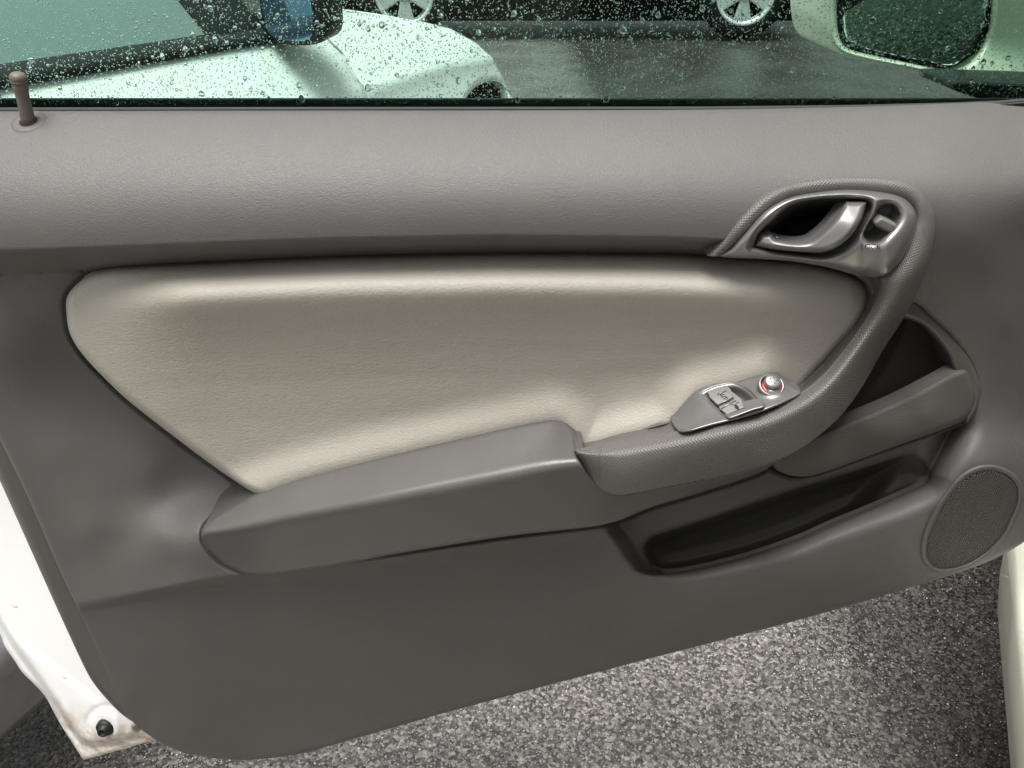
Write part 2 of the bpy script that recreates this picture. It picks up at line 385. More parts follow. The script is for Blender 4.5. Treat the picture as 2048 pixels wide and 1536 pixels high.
# ------------------------------------------------------------------ ground
def shade_tone(x, y):
    """dark reflection of the car painted in along the sill, darker colour at the rear of the door"""
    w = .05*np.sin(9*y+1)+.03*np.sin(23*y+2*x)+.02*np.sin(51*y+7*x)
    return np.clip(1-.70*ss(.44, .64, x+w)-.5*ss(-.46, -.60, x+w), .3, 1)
def ground():
    V = [(-120, -120, 0), (120, -120, 0), (120, 120, 0), (-120, 120, 0)]
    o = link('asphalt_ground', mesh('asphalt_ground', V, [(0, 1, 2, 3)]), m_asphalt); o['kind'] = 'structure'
    # crushed stone standing out of the binder where the camera is near enough to tell the pieces apart
    bm = bmesh.new(); bmesh.ops.create_icosphere(bm, subdivisions=1, radius=1); bm.verts.ensure_lookup_table()
    T = np.array([v.co for v in bm.verts]); TF = np.array([[v.index for v in f.verts] for f in bm.faces]); bm.free()
    N = 75000
    pos = np.stack([rng.uniform(-.85, 1.15, N), rng.uniform(.02, .95, N)], 1)
    r = .0011+.0014*rng.random(N)**2.0; big = rng.random(N) < .008; r[big] *= rng.uniform(1.6, 2.6, big.sum())
    ang = rng.uniform(0, 6.283, N); asp = rng.uniform(.6, 1., N)
    jit = 1+.22*rng.standard_normal((N, len(T), 1))*.6
    L = T[None]*jit*np.stack([r, r*asp, r*.55], 1)[:, None, :]
    c, s = np.cos(ang)[:, None], np.sin(ang)[:, None]
    V = np.stack([L[..., 0]*c-L[..., 1]*s+pos[:, 0:1], L[..., 0]*s+L[..., 1]*c+pos[:, 1:2], L[..., 2]+(r*.12)[:, None]], -1).reshape(-1, 3)
    Fc = (TF[None]+(np.arange(N)*len(T))[:, None, None]).reshape(-1, 3)
    me = bpy.data.meshes.new('crushed_stone')
    me.vertices.add(len(V)); me.vertices.foreach_set('co', V.astype(np.float32).ravel())
    me.loops.add(Fc.size); me.loops.foreach_set('vertex_index', Fc.astype(np.int32).ravel())
    me.polygons.add(len(Fc)); me.polygons.foreach_set('loop_start', np.arange(0, Fc.size, 3, dtype=np.int32))
    me.polygons.foreach_set('use_smooth', np.zeros(len(Fc), bool)); me.update(calc_edges=True)
    val = (.16+.34*rng.random(N)**1.7)*shade_tone(pos[:, 0], pos[:, 1]); hue = rng.random((N, 1))  # stones take the same painted reflection and rear darkening
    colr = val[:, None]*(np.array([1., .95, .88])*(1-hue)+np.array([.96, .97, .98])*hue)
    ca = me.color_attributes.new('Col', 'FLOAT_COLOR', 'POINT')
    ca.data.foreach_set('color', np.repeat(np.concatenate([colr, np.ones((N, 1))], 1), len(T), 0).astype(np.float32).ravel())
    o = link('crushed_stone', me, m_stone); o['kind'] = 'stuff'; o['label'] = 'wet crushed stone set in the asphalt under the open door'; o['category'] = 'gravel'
ground()

# ------------------------------------------------------------------ the door
door = thing('car', 'white car with its door standing open, showing taupe door trim and a beige leather insert', 'car', (.60, -.2, 0))
yC = lambda x: np.interp(x, [-80, 0, 350, 650, 1000, 1350, 1440, 1600], [505, 503, 490, 478, 472, 476, 480, 486])
yL = lambda x: np.interp(x, [-80, 0, 190, 330, 500, 700, 1000, 1300, 1440, 1600], [550, 548, 541, 532, 523, 515, 509, 510, 514, 520])
BEIGE = spline([(133, 628), (134, 595), (153, 569), (184, 549), (228, 538), (325, 531), (500, 523), (700, 515), (1000, 509), (1300, 510), (1440, 515), (1519, 519), (1587, 525),
                (1656, 537), (1703, 552), (1727, 566), (1738, 585), (1734, 614), (1714, 651), (1693, 676), (1650, 723), (1599, 779), (1590, 800), (1480, 850), (1330, 900), (1180, 915), (900, 915), (540, 998), (515, 990), (450, 948),
                (381, 898), (260, 804), (208, 755), (163, 706), (140, 667)])
ARM = spline([(405, 1062), (418, 1042), (450, 1018), (513, 985), (580, 960), (650, 940), (750, 915), (900, 880), (1000, 858), (1085, 840), (1115, 836), (1133, 843), (1148, 862), (1160, 888), (1190, 932), (1260, 940),
              (1400, 915), (1560, 868), (1600, 880), (1530, 940), (1400, 985), (1300, 1015), (1240, 1040), (1185, 1053), (1009, 1073), (789, 1108), (658, 1132), (548, 1147), (499, 1148), (460, 1137), (429, 1115), (408, 1088)])
POCKET = spline([(1858, 952), (1852, 930), (1838, 916), (1820, 909), (1800, 913), (1712, 941), (1565, 987), (1448, 1026), (1336, 1063), (1306, 1073), (1292, 1087), (1290, 1100), (1296, 1120), (1310, 1138), (1336, 1145),
                 (1388, 1138), (1493, 1112), (1600, 1075), (1653, 1051), (1741, 1015), (1814, 983), (1846, 969)])
BINH = spline([(1790, 615), (1827, 604), (1861, 632), (1899, 670), (1931, 711), (1950, 752), (1955, 785), (1949, 815), (1929, 838), (1887, 856), (1829, 876), (1741, 908), (1668, 935), (1624, 950), (1590, 955), (1556, 945), (1530, 925), (1600, 840), (1720, 740)])
gA = tps([(-60, 560, 30), (0, 560, 30), (0, 700, 26), (0, 850, 24), (-60, 760, 26), (100, 560, 31), (115, 615, 29), (60, 640, 27), (90, 730, 13), (150, 760, 5), (125, 680, 15), (200, 850, 6), (120, 900, 19), (60, 950, 24),
          (300, 940, 10), (390, 985, 8), (250, 1000, 18), (330, 1000, 12), (440, 1000, 16), (360, 1030, 24), (405, 1062, 50), (400, 1090, 53), (320, 1070, 36), (250, 1085, 27), (180, 1060, 27), (100, 1050, 24),
          (350, 1125, 42), (300, 1135, 36), (440, 1140, 52), (200, 1150, 28), (150, 1120, 25), (600, 1130, 50), (900, 1080, 50), (700, 700, 10), (1000, 900, 20), (1150, 1050, 40), (1300, 700, 10)])
gB0 = tps([(120, 1230, 25), (200, 1250, 24), (700, 1300, 9), (1100, 1250, 12), (500, 1500, -22), (300, 1420, 12), (255, 1400, 18), (225, 1340, 20), (330, 1480, 6), (900, 1400, -16), (700, 1180, 26), (400, 1200, 26), (1000, 1110, 27), (1160, 1090, 27), (1180, 1170, 25),
          (1340, 1168, 33), (1500, 1135, 43), (1700, 1062, 54), (1880, 975, 60), (1400, 1215, 35), (1600, 1165, 46), (1800, 1080, 52), (1943, 1045, 46), (2040, 1000, 36), (1880, 1135, 38),
          (1650, 1225, 14), (1400, 1285, -2), (2040, 850, 30), (1965, 925, 58), (1970, 770, 42), (2010, 650, 44),
          (1900, 600, 44), (1860, 520, 52), (1960, 520, 50), (2080, 600, 34), (2110, 900, 20), (2080, 1050, 24), (1935, 850, 46), (1870, 880, 50)])
POCK_LOW = spline([(1290, 1096), (1296, 1120), (1310, 1138), (1336, 1145), (1388, 1138), (1493, 1112), (1600, 1075), (1653, 1051), (1741, 1015), (1814, 983), (1850, 962), (1858, 940), (1905, 850)], 6, False)
def gB(x, y):
    """lower right of the panel: the bulge below the long pocket, its bright lip, and the hollow round the pocket's mouth"""
    h = gB0(x, y)
    dl = dist(POCK_LOW, x, y, False)
    lipx = np.interp(x, [1290, 1400, 1900, 1960], [18, 28, 60, 70])
    lip = np.interp(x, [1280, 1330, 1500, 1700, 1900], [0, 12, 20, 27, 36])
    q = np.clip(1-dl/lipx, 0, 1)
    above = ss(-8, 14, np.interp(x, [1200, 1245, 1290, 1336, 1388, 1493, 1600, 1741, 1858, 1905], [1180, 1172, 1152, 1143, 1136, 1112, 1075, 1015, 960, 850])-y)
    h = h-lip*q*q
    hol = 0+np.interp(x, [1250, 1600, 1800, 1900], [0, 4, 16, 26])-7*ss(1090, 1010, y+.32*(x-1290))*(1-ss(1500, 1700, x))
    edge = np.interp(y, [900, 1040, 1060, 1080, 1110, 1140, 1160], [1130, 1190, 1205, 1220, 1238, 1262, 1300])
    m = ss(0, 46, x-edge)*above*(1-ss(1780, 1960, x))
    return h*(1-m)+hol*m
gR = tps([(1500, 350, 66), (1900, 350, 67), (2000, 350, 63), (2110, 350, 48), (1800, 480, 71), (1930, 480, 70), (2040, 480, 55), (1900, 600, 54), (2010, 640, 50), (2100, 640, 30), (1500, 500, 70), (1970, 760, 43), (1800, 700, 46), (1500, 750, 50)])
def h_panel(x, y, d):
    t = np.clip((y-205)/(yC(x)-205), 0, 1.4)
    up = -.008+.083*(1-(1-np.clip(t, 0, 1))**2.3)
    up = up - .014*ss(1860, 2180, x)
    a = gA(x, y)/1000; b = gB(x, y)/1000
    crease = np.interp(x, [-60, 150, 200, 300, 420, 480, 800, 1185, 1250, 1600], [1215, 1206, 1198, 1180, 1158, 1148, 1112, 1058, 1030, 900])
    low = a+(b-a)*ss(-3, 24, y-crease)
    right = ss(1150, 1260, x)*ss(560, 620, y); low = low*(1-right)+b*right
    ch = np.clip((y-yC(x))/(yL(x)-yC(x)), 0, 1)
    cu = (y-yC(x))/(yL(x)-yC(x))
    st = np.where(y <= yL(x)+1, smin(up, .0745-.036*cu, .0025), low)
    r = gR(x, y)/1000; rr = r+(b-r)*ss(600, 820, y)
    rr = up+(rr-up)*ss(300, 500, y)
    w = ss(1480, 1700, x)*(1-ss(800, 900, y)*0)
    h = st*(1-w)+rr*w
    h = h-.005*np.exp(-(dist(ARM, x, y)/4.5)**2)
    return h-rnd(d, 10, .004)
PANEL = spline([(-70, 224), (-70, 224), (500, 223), (1024, 222), (1400, 220), (1700, 215), (1900, 208), (2000, 203), (2115, 192), (2115, 192), (2115, 1000), (2090, 1050), (2048, 1084), (2000, 1112), (1960, 1130), (1900, 1151), (1800, 1181), (1600, 1239),
                (1200, 1343), (900, 1423), (700, 1480), (593, 1509), (488, 1520), (419, 1515), (349, 1499), (303, 1474), (265, 1443), (241, 1406), (209, 1335), (178, 1265), (120, 1143), (58, 1000), (0, 880), (-70, 730), (-70, 730)])
def grow(pl, k):
    t = np.roll(pl, -1, 0)-np.roll(pl, 1, 0); n = np.stack([t[:, 1], -t[:, 0]], 1); n /= np.linalg.norm(n, axis=1)[:, None]+1e-9
    q = pl+n*k
    a = lambda p: 0.5*np.sum(p[:, 0]*np.roll(p[:, 1], -1)-np.roll(p[:, 0], -1)*p[:, 1])
    return q if (abs(a(q)) > abs(a(pl))) == (k > 0) else pl-n*k
BEZ = spline([(1440, 513), (1464, 494), (1495, 460), (1526, 426), (1553, 407), (1587, 393), (1638, 385), (1690, 381), (1741, 384), (1792, 391), (1816, 403), (1830, 422), (1832, 443), (1825, 473), (1809, 508), (1789, 535), (1770, 550), (1752, 555), (1735, 554), (1707, 549), (1656, 535), (1587, 523), (1519, 518)])
relief('door_panel', PANEL, h_panel, m_panel, door, step=3, back=.03, holes=[grow(BEIGE, 4), POCKET, BINH, grow(BEZ, -7)], hback=[.03, .005, .006, .02], backf=lambda x, y, b: np.where(y < 228, .0015, b))
relief('panel_edge', [(-70, 720), (-70, 720), (10, 880), (70, 1000), (130, 1143), (190, 1265), (225, 1335), (262, 1410), (275, 1428), (282, 1440), (282, 1440), (270, 1444), (258, 1439), (232, 1418), (192, 1373), (170, 1337), (112, 1212), (56, 1087), (0, 962), (-70, 810), (-70, 810)],
       lambda x, y, d: .012-rnd(d, 14, .008), m_liner, door, step=3, back=.02)

# beige leather insert
armtop = spline([(380, 1075), (450, 1018), (513, 985), (580, 960), (650, 940), (750, 915), (900, 880), (1000, 858), (1085, 840), (1115, 836), (1140, 850), (1172, 893), (1250, 872), (1343, 846), (1390, 781), (1461, 762), (1523, 744)], 6, False)
gripline = spline([(1165, 893), (1250, 870), (1343, 846), (1420, 840), (1540, 812)], 6, False)
top_b = lambda x: np.interp(x, [130, 160, 200, 325, 500, 700, 1000, 1300, 1440, 1587, 1656, 1703, 1740], [600, 562, 544, 531, 523, 515, 509, 510, 515, 525, 537, 552, 585])
def h_beige(x, y, d):
    s = y-top_b(x)
    p = np.interp(s, [-10, 0, 10, 20, 30, 40, 50, 58, 66, 75, 85, 100, 120, 150, 190, 240, 320, 420], [38, 41, 49, 56, 62, 67, 70.6, 72.8, 74, 74.3, 73.4, 71, 67.4, 62.8, 58.6, 55.4, 53.4, 53.4])
    e = ss(130, 400, x)*(1-ss(1400, 1740, x)*.7)
    flat = 49+.02*s
    q = flat*(1-e)+p*e
    da = dist(armtop, x, y, closed=False)
    q = q+10*(1-ss(0, 85, da))**1.5
    dg = dist(gripline, x, y, closed=False); q = q+9*(1-ss(0, 130, dg))**1.3*ss(1060, 1270, x)
    return q/1000-rnd(d, 16, .008)
def smooth_beige(x, y, d):
    o = 0
    for k in (-8, -4, 0, 4, 8): o = o+h_beige(x, y+k, d)
    return o/5
relief('insert_panel', BEIGE, smooth_beige, m_beige, door, step=3, back=.04)

# armrest
G_OUT = spline([(1148, 903), (1157, 924), (1177, 955), (1207, 981), (1236, 990), (1265, 987), (1353, 969), (1441, 952), (1514, 934), (1573, 912), (1610, 891), (1646, 864), (1683, 830), (1724, 774), (1765, 702), (1809, 634), (1837, 579), (1857, 528), (1869, 467), (1869, 432), (1861, 409), (1844, 383), (1823, 369), (1792, 361), (1741, 356), (1690, 356), (1638, 360), (1587, 369), (1553, 381), (1519, 403), (1485, 436), (1451, 474), (1412, 512)], 6, False)
G_IN = spline([(1440, 513), (1464, 494), (1495, 460), (1526, 426), (1553, 407), (1587, 393), (1638, 385), (1690, 381), (1741, 384), (1792, 391), (1816, 403), (1830, 422), (1832, 443), (1825, 473), (1809, 508), (1789, 535), (1765, 555), (1764, 568), (1760, 590), (1741, 631), (1707, 682), (1673, 726), (1645, 757), (1602, 790), (1529, 823), (1441, 846), (1365, 864), (1265, 884), (1177, 899), (1152, 902)], 6, False)
GRIP = np.concatenate([G_OUT, G_IN])
aT = tps([(513, 985, 60), (650, 940, 61), (900, 880, 63), (1100, 838, 63), (1150, 870, 76), (1053, 943, 110), (921, 970, 107), (789, 996, 103), (658, 1022, 96), (526, 1049, 86), (416, 1066, 66), (1141, 926, 111), (440, 1022, 52), (1350, 880, 110)])
aF = tps([(1053, 943, 111), (921, 970, 108), (789, 996, 104), (658, 1022, 97), (526, 1049, 86), (416, 1066, 66), (1141, 926, 112), (499, 1148, 54), (658, 1132, 68), (789, 1108, 77), (1009, 1073, 86), (1185, 1053, 87), (430, 1110, 54), (1300, 1000, 84), (1400, 970, 74), (1540, 930, 58), (1350, 880, 112), (1550, 870, 98)])
relief('armrest', ARM, lambda x, y, d: smin(aT(x, y), aF(x, y), np.interp(x, [400, 900], [6., 13.]))/1000-rnd(d, 7, .003)-.014*inside(GRIP, x, y)*ss(1, 6, dist(GRIP, x, y)), m_arm, door, step=3, back=.09)

# pull handle: a long grip that runs from the armrest up and round the bezel
gH = tps([(1165, 915, 108), (1250, 912, 109), (1350, 890, 113), (1450, 870, 117), (1550, 845, 116), (1640, 800, 107), (1700, 740, 97), (1750, 660, 88), (1800, 560, 88), (1850, 480, 80), (1840, 400, 74), (1760, 372, 70), (1640, 375, 70), (1540, 395, 76), (1470, 460, 80), (1425, 510, 76)])
def h_grip(x, y, d):
    di = dist(G_IN, x, y, False); do = dist(G_OUT, x, y, False); u = di/(di+do+1e-6)
    low = ss(440, 720, y)
    pk = .5-.22*low
    q = np.where(u < pk, (pk-u)/pk, (u-pk)/(1-pk))
    D = np.where(u < pk, 5+9*low, 5+(10+24*ss(1250, 1520, x))*low)
    ft = D*(.5*q+.5*q*q); k = 3.; sm = ft+k*np.exp(-ft/k)-k*0
    return (gH(x, y)-sm*.9+1.5)/1000
def arc_of(pl):
    L = np.concatenate([[0], np.cumsum(np.linalg.norm(np.diff(pl, axis=0), axis=1))])
    def f(x, y):
        best = np.full(x.shape, 1e18); a = np.zeros(x.shape)
        for i in range(len(pl)-1):
            x1, y1 = pl[i]; dx, dy = pl[i+1]-pl[i]; l2 = dx*dx+dy*dy
            if l2 == 0: continue
            t = np.clip(((x-x1)*dx+(y-y1)*dy)/l2, 0, 1); d = (x-x1-t*dx)**2+(y-y1-t*dy)**2; m = d < best
            best = np.where(m, d, best); a = np.where(m, L[i]+t*(L[i+1]-L[i]), a)
        return a, np.sqrt(best)
    return f
G_MID = np.array([(1150, 914), (1260, 930), (1400, 905), (1530, 868), (1625, 822), (1690, 760), (1750, 660), (1800, 560), (1840, 480), (1846, 430), (1822, 387), (1760, 370), (1690, 368), (1610, 376), (1540, 405), (1480, 463), (1425, 512)], float)
G_OM = spline([(1080, 1010), (1200, 1040), (1420, 1010), (1560, 970), (1670, 910), (1760, 820), (1850, 690), (1920, 560), (1950, 440), (1900, 330), (1780, 290), (1650, 290), (1540, 310), (1440, 400), (1350, 500)], 40, False)
relief('pull_handle', np.concatenate([G_OUT, G_IN]), h_grip, m_grip, door, step=2.5, back=.05, flow=arc_of(G_OM), backf=lambda x, y, b: np.where(dist(G_IN, x, y, False) < dist(G_OUT, x, y, False), .003, b))
LIN = spline([(1160, 893), (1250, 870), (1343, 845), (1440, 830), (1560, 800), (1610, 768), (1652, 728), (1697, 672), (1716, 651), (1735, 616), (1739, 585), (1727, 564), (1705, 548), (1775, 548), (1775, 590), (1752, 640), (1715, 692), (1655, 765), (1608, 800), (1530, 832), (1441, 855), (1265, 893), (1177, 906)])
SWP = spline([(1343, 843), (1351, 828), (1367, 804), (1390, 781), (1414, 768), (1442, 762), (1461, 761), (1473, 763), (1500, 753), (1523, 744), (1539, 741), (1551, 744), (1561, 753), (1578, 767), (1603, 785), (1570, 805), (1539, 818), (1492, 834), (1429, 850), (1363, 865)])
L_B = spline([(1160, 893), (1250, 868), (1343, 846), (1390, 805), (1461, 795), (1560, 792), (1610, 768), (1652, 728), (1697, 672), (1716, 651), (1735, 616), (1739, 585), (1727, 564), (1705, 548)], 4, False)
def h_liner(x, y, d):
    a = dist(L_B, x, y, False); b = dist(G_IN, x, y, False); u = a/(a+b+1e-6)
    hb = smooth_beige(x, y, np.full_like(x, 99.))+.001
    hg = (gH(x, y)-(5+9*ss(440, 720, y))*.8-2.5)/1000
    h = hb+(hg-hb)*u
    return h-.014*inside(SWP, x, y)*ss(1, 5, dist(SWP, x, y))
# silver bezel with door lever and lock
HOLE = spline([(1507, 494), (1507, 494), (1519, 465), (1546, 441), (1567, 421), (1594, 407), (1638, 400), (1690, 398), (1728, 400), (1739, 406), (1741, 419), (1731, 446), (1710, 477), (1683, 500), (1649, 511), (1615, 509), (1553, 502)])
SLOT = spline([(1776, 409), (1789, 413), (1797, 428), (1795, 440), (1785, 456), (1768, 473), (1758, 481), (1745, 485), (1733, 480), (1728, 468), (1736, 450), (1750, 428), (1762, 413)])
gZ = tps([(1440, 513, 76), (1475, 490, 83), (1520, 440, 84), (1600, 395, 79), (1700, 388, 78), (1800, 400, 80), (1828, 440, 85), (1808, 505, 91), (1765, 552, 94), (1735, 552, 82), (1700, 530, 83), (1620, 517, 81), (1520, 512, 80), (1710, 485, 86), (1780, 495, 93), (1750, 440, 88), (1700, 505, 85)])
relief('handle_bezel', BEZ, lambda x, y, d: gZ(x, y)/1000-rnd(d, 20, .008), m_silver, door, step=2, back=.02, holes=[HOLE, SLOT])
bez = bpy.data.objects['handle_bezel']
relief('handle_cup', grow(HOLE, 6), lambda x, y, d: .074-.058*ss(2, 45, d), m_dark, bez, step=3, back=.004)
LEV = spline([(1508, 493), (1508, 493), (1519, 467), (1524, 466), (1543, 466), (1548, 472), (1553, 477), (1580, 483), (1604, 484), (1621, 480), (1644, 463), (1666, 439), (1683, 415), (1692, 402), (1700, 402), (1732, 403), (1731, 415), (1720, 446), (1700, 474), (1676, 493), (1649, 504), (1621, 505), (1553, 500)])
gV = tps([(1515, 485, 60), (1560, 492, 66), (1620, 497, 71), (1670, 475, 74), (1700, 440, 72), (1712, 408, 62), (1600, 485, 68), (1650, 470, 71)])
relief('door_lever', LEV, lambda x, y, d: gV(x, y)/1000+.018-rnd(d, 12, .007), m_lever, bez, step=1.5, back=.012)
relief('lever_inner_edge', [(1553, 470), (1565, 478), (1600, 481), (1619, 476), (1641, 460), (1663, 436), (1679, 414), (1688, 402), (1697, 402), (1684, 424), (1665, 450), (1640, 474), (1618, 486), (1590, 488), (1560, 484), (1548, 472)], lambda x, y, d: gV(x, y)/1000+.009-rnd(d, 4, .002), m_silver, bez, step=1.5, back=.006)
relief('lock_slot', grow(SLOT, 4), lambda x, y, d: .073-.008*ss(0, 9, d), m_lock, bez, step=2, back=.003)
KNOB = spline([(1751, 440), (1760, 434), (1766, 434), (1790, 446), (1793, 453), (1787, 464), (1781, 468), (1770, 463), (1750, 452), (1747, 446)])
relief('lock_knob', KNOB, lambda x, y, d: .087-rnd(d, 7, .006), m_lock, bez, step=1.2, back=.016)
o = P(np.array(1742.), np.array(494.), .0918); xd = P(np.array(1760.), np.array(494.5), .0900)-P(np.array(1724.), np.array(493.5), .0890)
text_mesh('lock_lettering', 'LOCK', o, xd, (0, .35, 1), .0050, .0002, m_dark, bez)
def strip3(name, pts, hw, h, m, par):
    a = np.array(pts, float); rows = []
    return tube(name, [P(np.array(p[0]), np.array(p[1]), np.array(p[2])) for p in pts], hw, m, par)
strip3('lettering_underline', [(1722, 500.5, .0868), (1742, 501.5, .0885), (1764, 502, .0900)], .00025, 0, m_dark, bez)

# window switch plate
relief('grip_liner', LIN, h_liner, m_liner, door, step=2, back=.006)
gS = tps([(1343, 843, 81), (1390, 781, 69), (1461, 761, 68), (1539, 741, 66), (1603, 785, 96), (1539, 816, 109), (1429, 848, 109), (1363, 863, 106), (1460, 800, 88)])
WELL = spline([(1406, 791), (1412, 784), (1437, 774), (1464, 769.5), (1483, 774), (1497, 783), (1515, 801), (1525, 809), (1523, 819), (1490, 826), (1450, 832), (1444, 828), (1425, 808)])
def h_switch(x, y, d):
    h = gS(x, y)/1000
    h = h+.007*np.exp(-(((x-1541)/24)**2+((y-776)/15)**2))
    return h-rnd(d, 6, .003)
relief('switch_plate', SWP, h_switch, m_switchp, door, step=1.5, back=.006, holes=[WELL])
swp = bpy.data.objects['switch_plate']
relief('switch_well', grow(WELL, 3), lambda x, y, d: gS(x, y)/1000-.001-.010*ss(0, 26, d), m_silver, swp, step=1.5, back=.002)
def rock_h(x, y, k): return gS(x, y)/1000+.0015+.0008*np.exp(-((y-k)/11)**2)
def rocker(pts, k):
    return relief('window_switch', spline([p for p in pts for _ in (0, 1)], 4), lambda x, y, d: rock_h(x, y, k)-rnd(d, 3, .0015), m_rock, swp, step=.8, back=.012)
rocker([(1420, 796), (1452, 780), (1468, 794), (1435, 811)], 796)
rocker([(1440, 819), (1472, 800), (1490, 815), (1454, 830)], 814)
def on_rock(px, py, k, e=.0003): return (px, py, float(rock_h(np.array(float(px)), np.array(float(py)), k))+e)
for pts, k in (([(1436, 809.5), (1452, 801.5), (1467, 794)], 796), ([(1442, 817.5), (1457, 809), (1471.5, 801.2)], 814), ([(1435, 789.5), (1452, 781.5)], 796), ([(1462, 810), (1477, 804.5)], 814)):
    strip3('switch_trim', [on_rock(a, b, k) for a, b in pts], .0005, 0, m_silver, swp)
pt3 = lambda a, b, k, e=.0004: P(np.array(float(a)), np.array(float(b)), np.array(on_rock(a, b, k, e)[2]))
text_mesh('switch_lettering', 'AUTO', pt3(1448, 794.5, 796), pt3(1454, 800.5, 796)-pt3(1442, 788.5, 796), pt3(1457, 790, 796)-pt3(1439, 799, 796), .0046, .00015, m_dark, swp)
relief('window_icon', [(1470, 812), (1474, 812), (1478, 816), (1477, 819), (1473, 818), (1470, 815)], lambda x, y, d: rock_h(x, y, 814)+.0004, m_dark, swp, step=.8, back=.002)
relief('switch_lid', [(1452, 832), (1490, 815), (1510, 810), (1527, 808), (1528, 815), (1505, 822), (1470, 835), (1458, 838)], lambda x, y, d: gS(x, y)/1000+.004-rnd(d, 5, .003), m_switchp, swp, step=1.2, back=.008)
relief('lid_slit', [(1478, 834), (1500, 826), (1523, 821), (1524, 822.5), (1500, 829), (1478, 835.5)], lambda x, y, d: gS(x, y)/1000+.001, m_dark, swp, step=.8, back=.002)
# round lock button with red collar
bo = P(np.array(1541.), np.array(773.), .088); up = np.array([0, -.55, .83])
lathe('button_ring', [(.0090, -.004), (.0097, .0), (.0094, .0028), (.0086, .0034), (.0078, .0026), (.0074, -.003)], bo, up, m_silver, swp)
lathe('button_collar', [(.0074, -.003), (.0074, .0028), (.0064, .0034)], bo+np.array([0, -.0006, -.0009]), up, m_red, swp)
lathe('lock_button', [(.0062, -.002), (.0062, .0056), (.0058, .0070), (.0048, .0076), (.0024, .0078), (.0002, .0079)], bo+np.array([0, .0006, .0009]), up, m_silver, swp)
ux_ = np.array([1., 0, 0]); uy_ = np.cross(up/np.linalg.norm(up), ux_)
for k in range(5):
    c = bo+np.array([0, .0006, .0009])+up/np.linalg.norm(up)*.0079+ux_*(.0026*math.cos(k*1.257))+uy_*(.0022*math.sin(k*1.257))
    lathe('button_mark', [(.0005, -.0003), (.0005, .0002)], c, up, m_dark, swp, seg=8)

# map bin behind the grip, its cloth insert, the long lower pocket
relief('bin_cavity', grow(BINH, 8), lambda x, y, d: .030-.045*ss(0, 50, d), m_cavity, door, step=4, back=.003)
relief('bin_rim', [(1800, 600), (1827, 597), (1861, 626), (1902, 664), (1936, 705), (1957, 750), (1963, 785), (1954, 822), (1935, 845), (1930, 838), (1944, 800), (1925, 765), (1908, 744), (1895, 709), (1871, 675), (1844, 650), (1809, 636), (1795, 640)],
       lambda x, y, d: .045-rnd(d, 9, .005), m_liner, door, step=2.5, back=.03)
INS = spline([(1548, 935), (1540, 915), (1600, 880), (1638, 868), (1712, 837), (1800, 799), (1881, 757), (1890, 752), (1902, 745), (1926, 739), (1936, 744), (1943, 761), (1951, 791), (1948, 817), (1930, 840), (1887, 859), (1829, 879), (1741, 911), (1668, 938), (1624, 951), (1595, 953), (1565, 946)])
gI = tps([(1548, 930, 40), (1638, 880, 50), (1800, 815, 54), (1930, 750, 50), (1945, 815, 46), (1741, 905, 46), (1600, 948, 40), (1750, 870, 58), (1850, 830, 58), (1650, 910, 52)])
relief('bin_insert', INS, lambda x, y, d: gI(x, y)/1000-rnd(d, 14, .006), m_fabric, door, step=2.5, back=.012)
relief('map_pocket', grow(POCKET, 7), lambda x, y, d: (gB(x, y)-6-(gB(x, y)+24)*(1-ss(1735, 1800, x+.75*(y-950)))*ss(0, 30, d)-10*np.clip((d-8)/40, 0, 1))/1000, m_cavity, door, step=3, back=.003)

# speaker
SPK = spline([(1984, 937), (2010, 944), (2028, 957), (2038, 976), (2037, 1005), (2024, 1040), (2003, 1078), (1970, 1110), (1935, 1131), (1900, 1140), (1872, 1138), (1853, 1122), (1848, 1100), (1853, 1070), (1870, 1030), (1895, 990), (1925, 957), (1955, 940)])
relief('speaker_ring', grow(SPK, 7), lambda x, y, d: gB(x, y)/1000+.0022-rnd(d, 5, .002), m_panel, door, step=2, back=.02, holes=[grow(SPK, -3)])
relief('speaker_grille', SPK, lambda x, y, d: gB(x, y)/1000+.0012-.002*(1-ss(0, 10, d)), m_speaker, door, step=2.5, back=.008)

# white metal shell of the door, its rubber stop and holes
SHELL = spline([(-70, 700), (-70, 700), (40, 900), (160, 1200), (260, 1400), (345, 1440), (345, 1440), (322, 1476), (322, 1476), (250, 1497), (167, 1520), (167, 1520), (122, 1450), (91, 1394), (70, 1370), (45, 1345), (31, 1324), (10, 1293), (0, 1268), (-70, 1150), (-70, 1150)])
INNER = spline([(-80, 1120), (0, 1240), (30, 1290), (70, 1345), (105, 1395), (135, 1440), (165, 1480), (190, 1487), (225, 1485), (265, 1470), (340, 1440)], 6, False)
def h_shell(x, y, d):
    din = dist(INNER, x, y, False)
    poly = np.concatenate([INNER, np.array([[400, 1300], [200, 900], [-80, 600]])])
    sgn = np.where(inside(poly, x, y), 1, -1)*din
    h = -.010+.007*ss(-9, 6, sgn)
    diag = np.interp(x, [20, 240], [1265, 1440])
    h = h+.0015*ss(-14, 14, y-diag)*ss(0, 12, sgn)
    r = np.hypot(x-213, y-1452); h = h+.0012*(1-ss(24, 32, r))-.0012*np.exp(-((r-40)/6)**2)
    h = h+.00013*(y-1480)+.00016*(np.minimum(x, 230)-230)
    return h-rnd(d, 5, .003)
relief('door_shell', SHELL, h_shell, m_shell, door, step=3, back=.05, holes=[spline([(270, 1461), (266, 1456), (270, 1452), (278, 1452), (284, 1458), (278, 1464)])])
ps = P(np.array(213.), np.array(1452.), -.008)
lathe('rubber_stop', [(.0105, -.004), (.0105, .004), (.0092, .0060), (.0068, .0064), (.0062, .0105), (.0052, .0118), (.0036, .0112), (.0030, .0092), (.0001, .0092)], ps, (0, -1, .15), m_rubber, door)
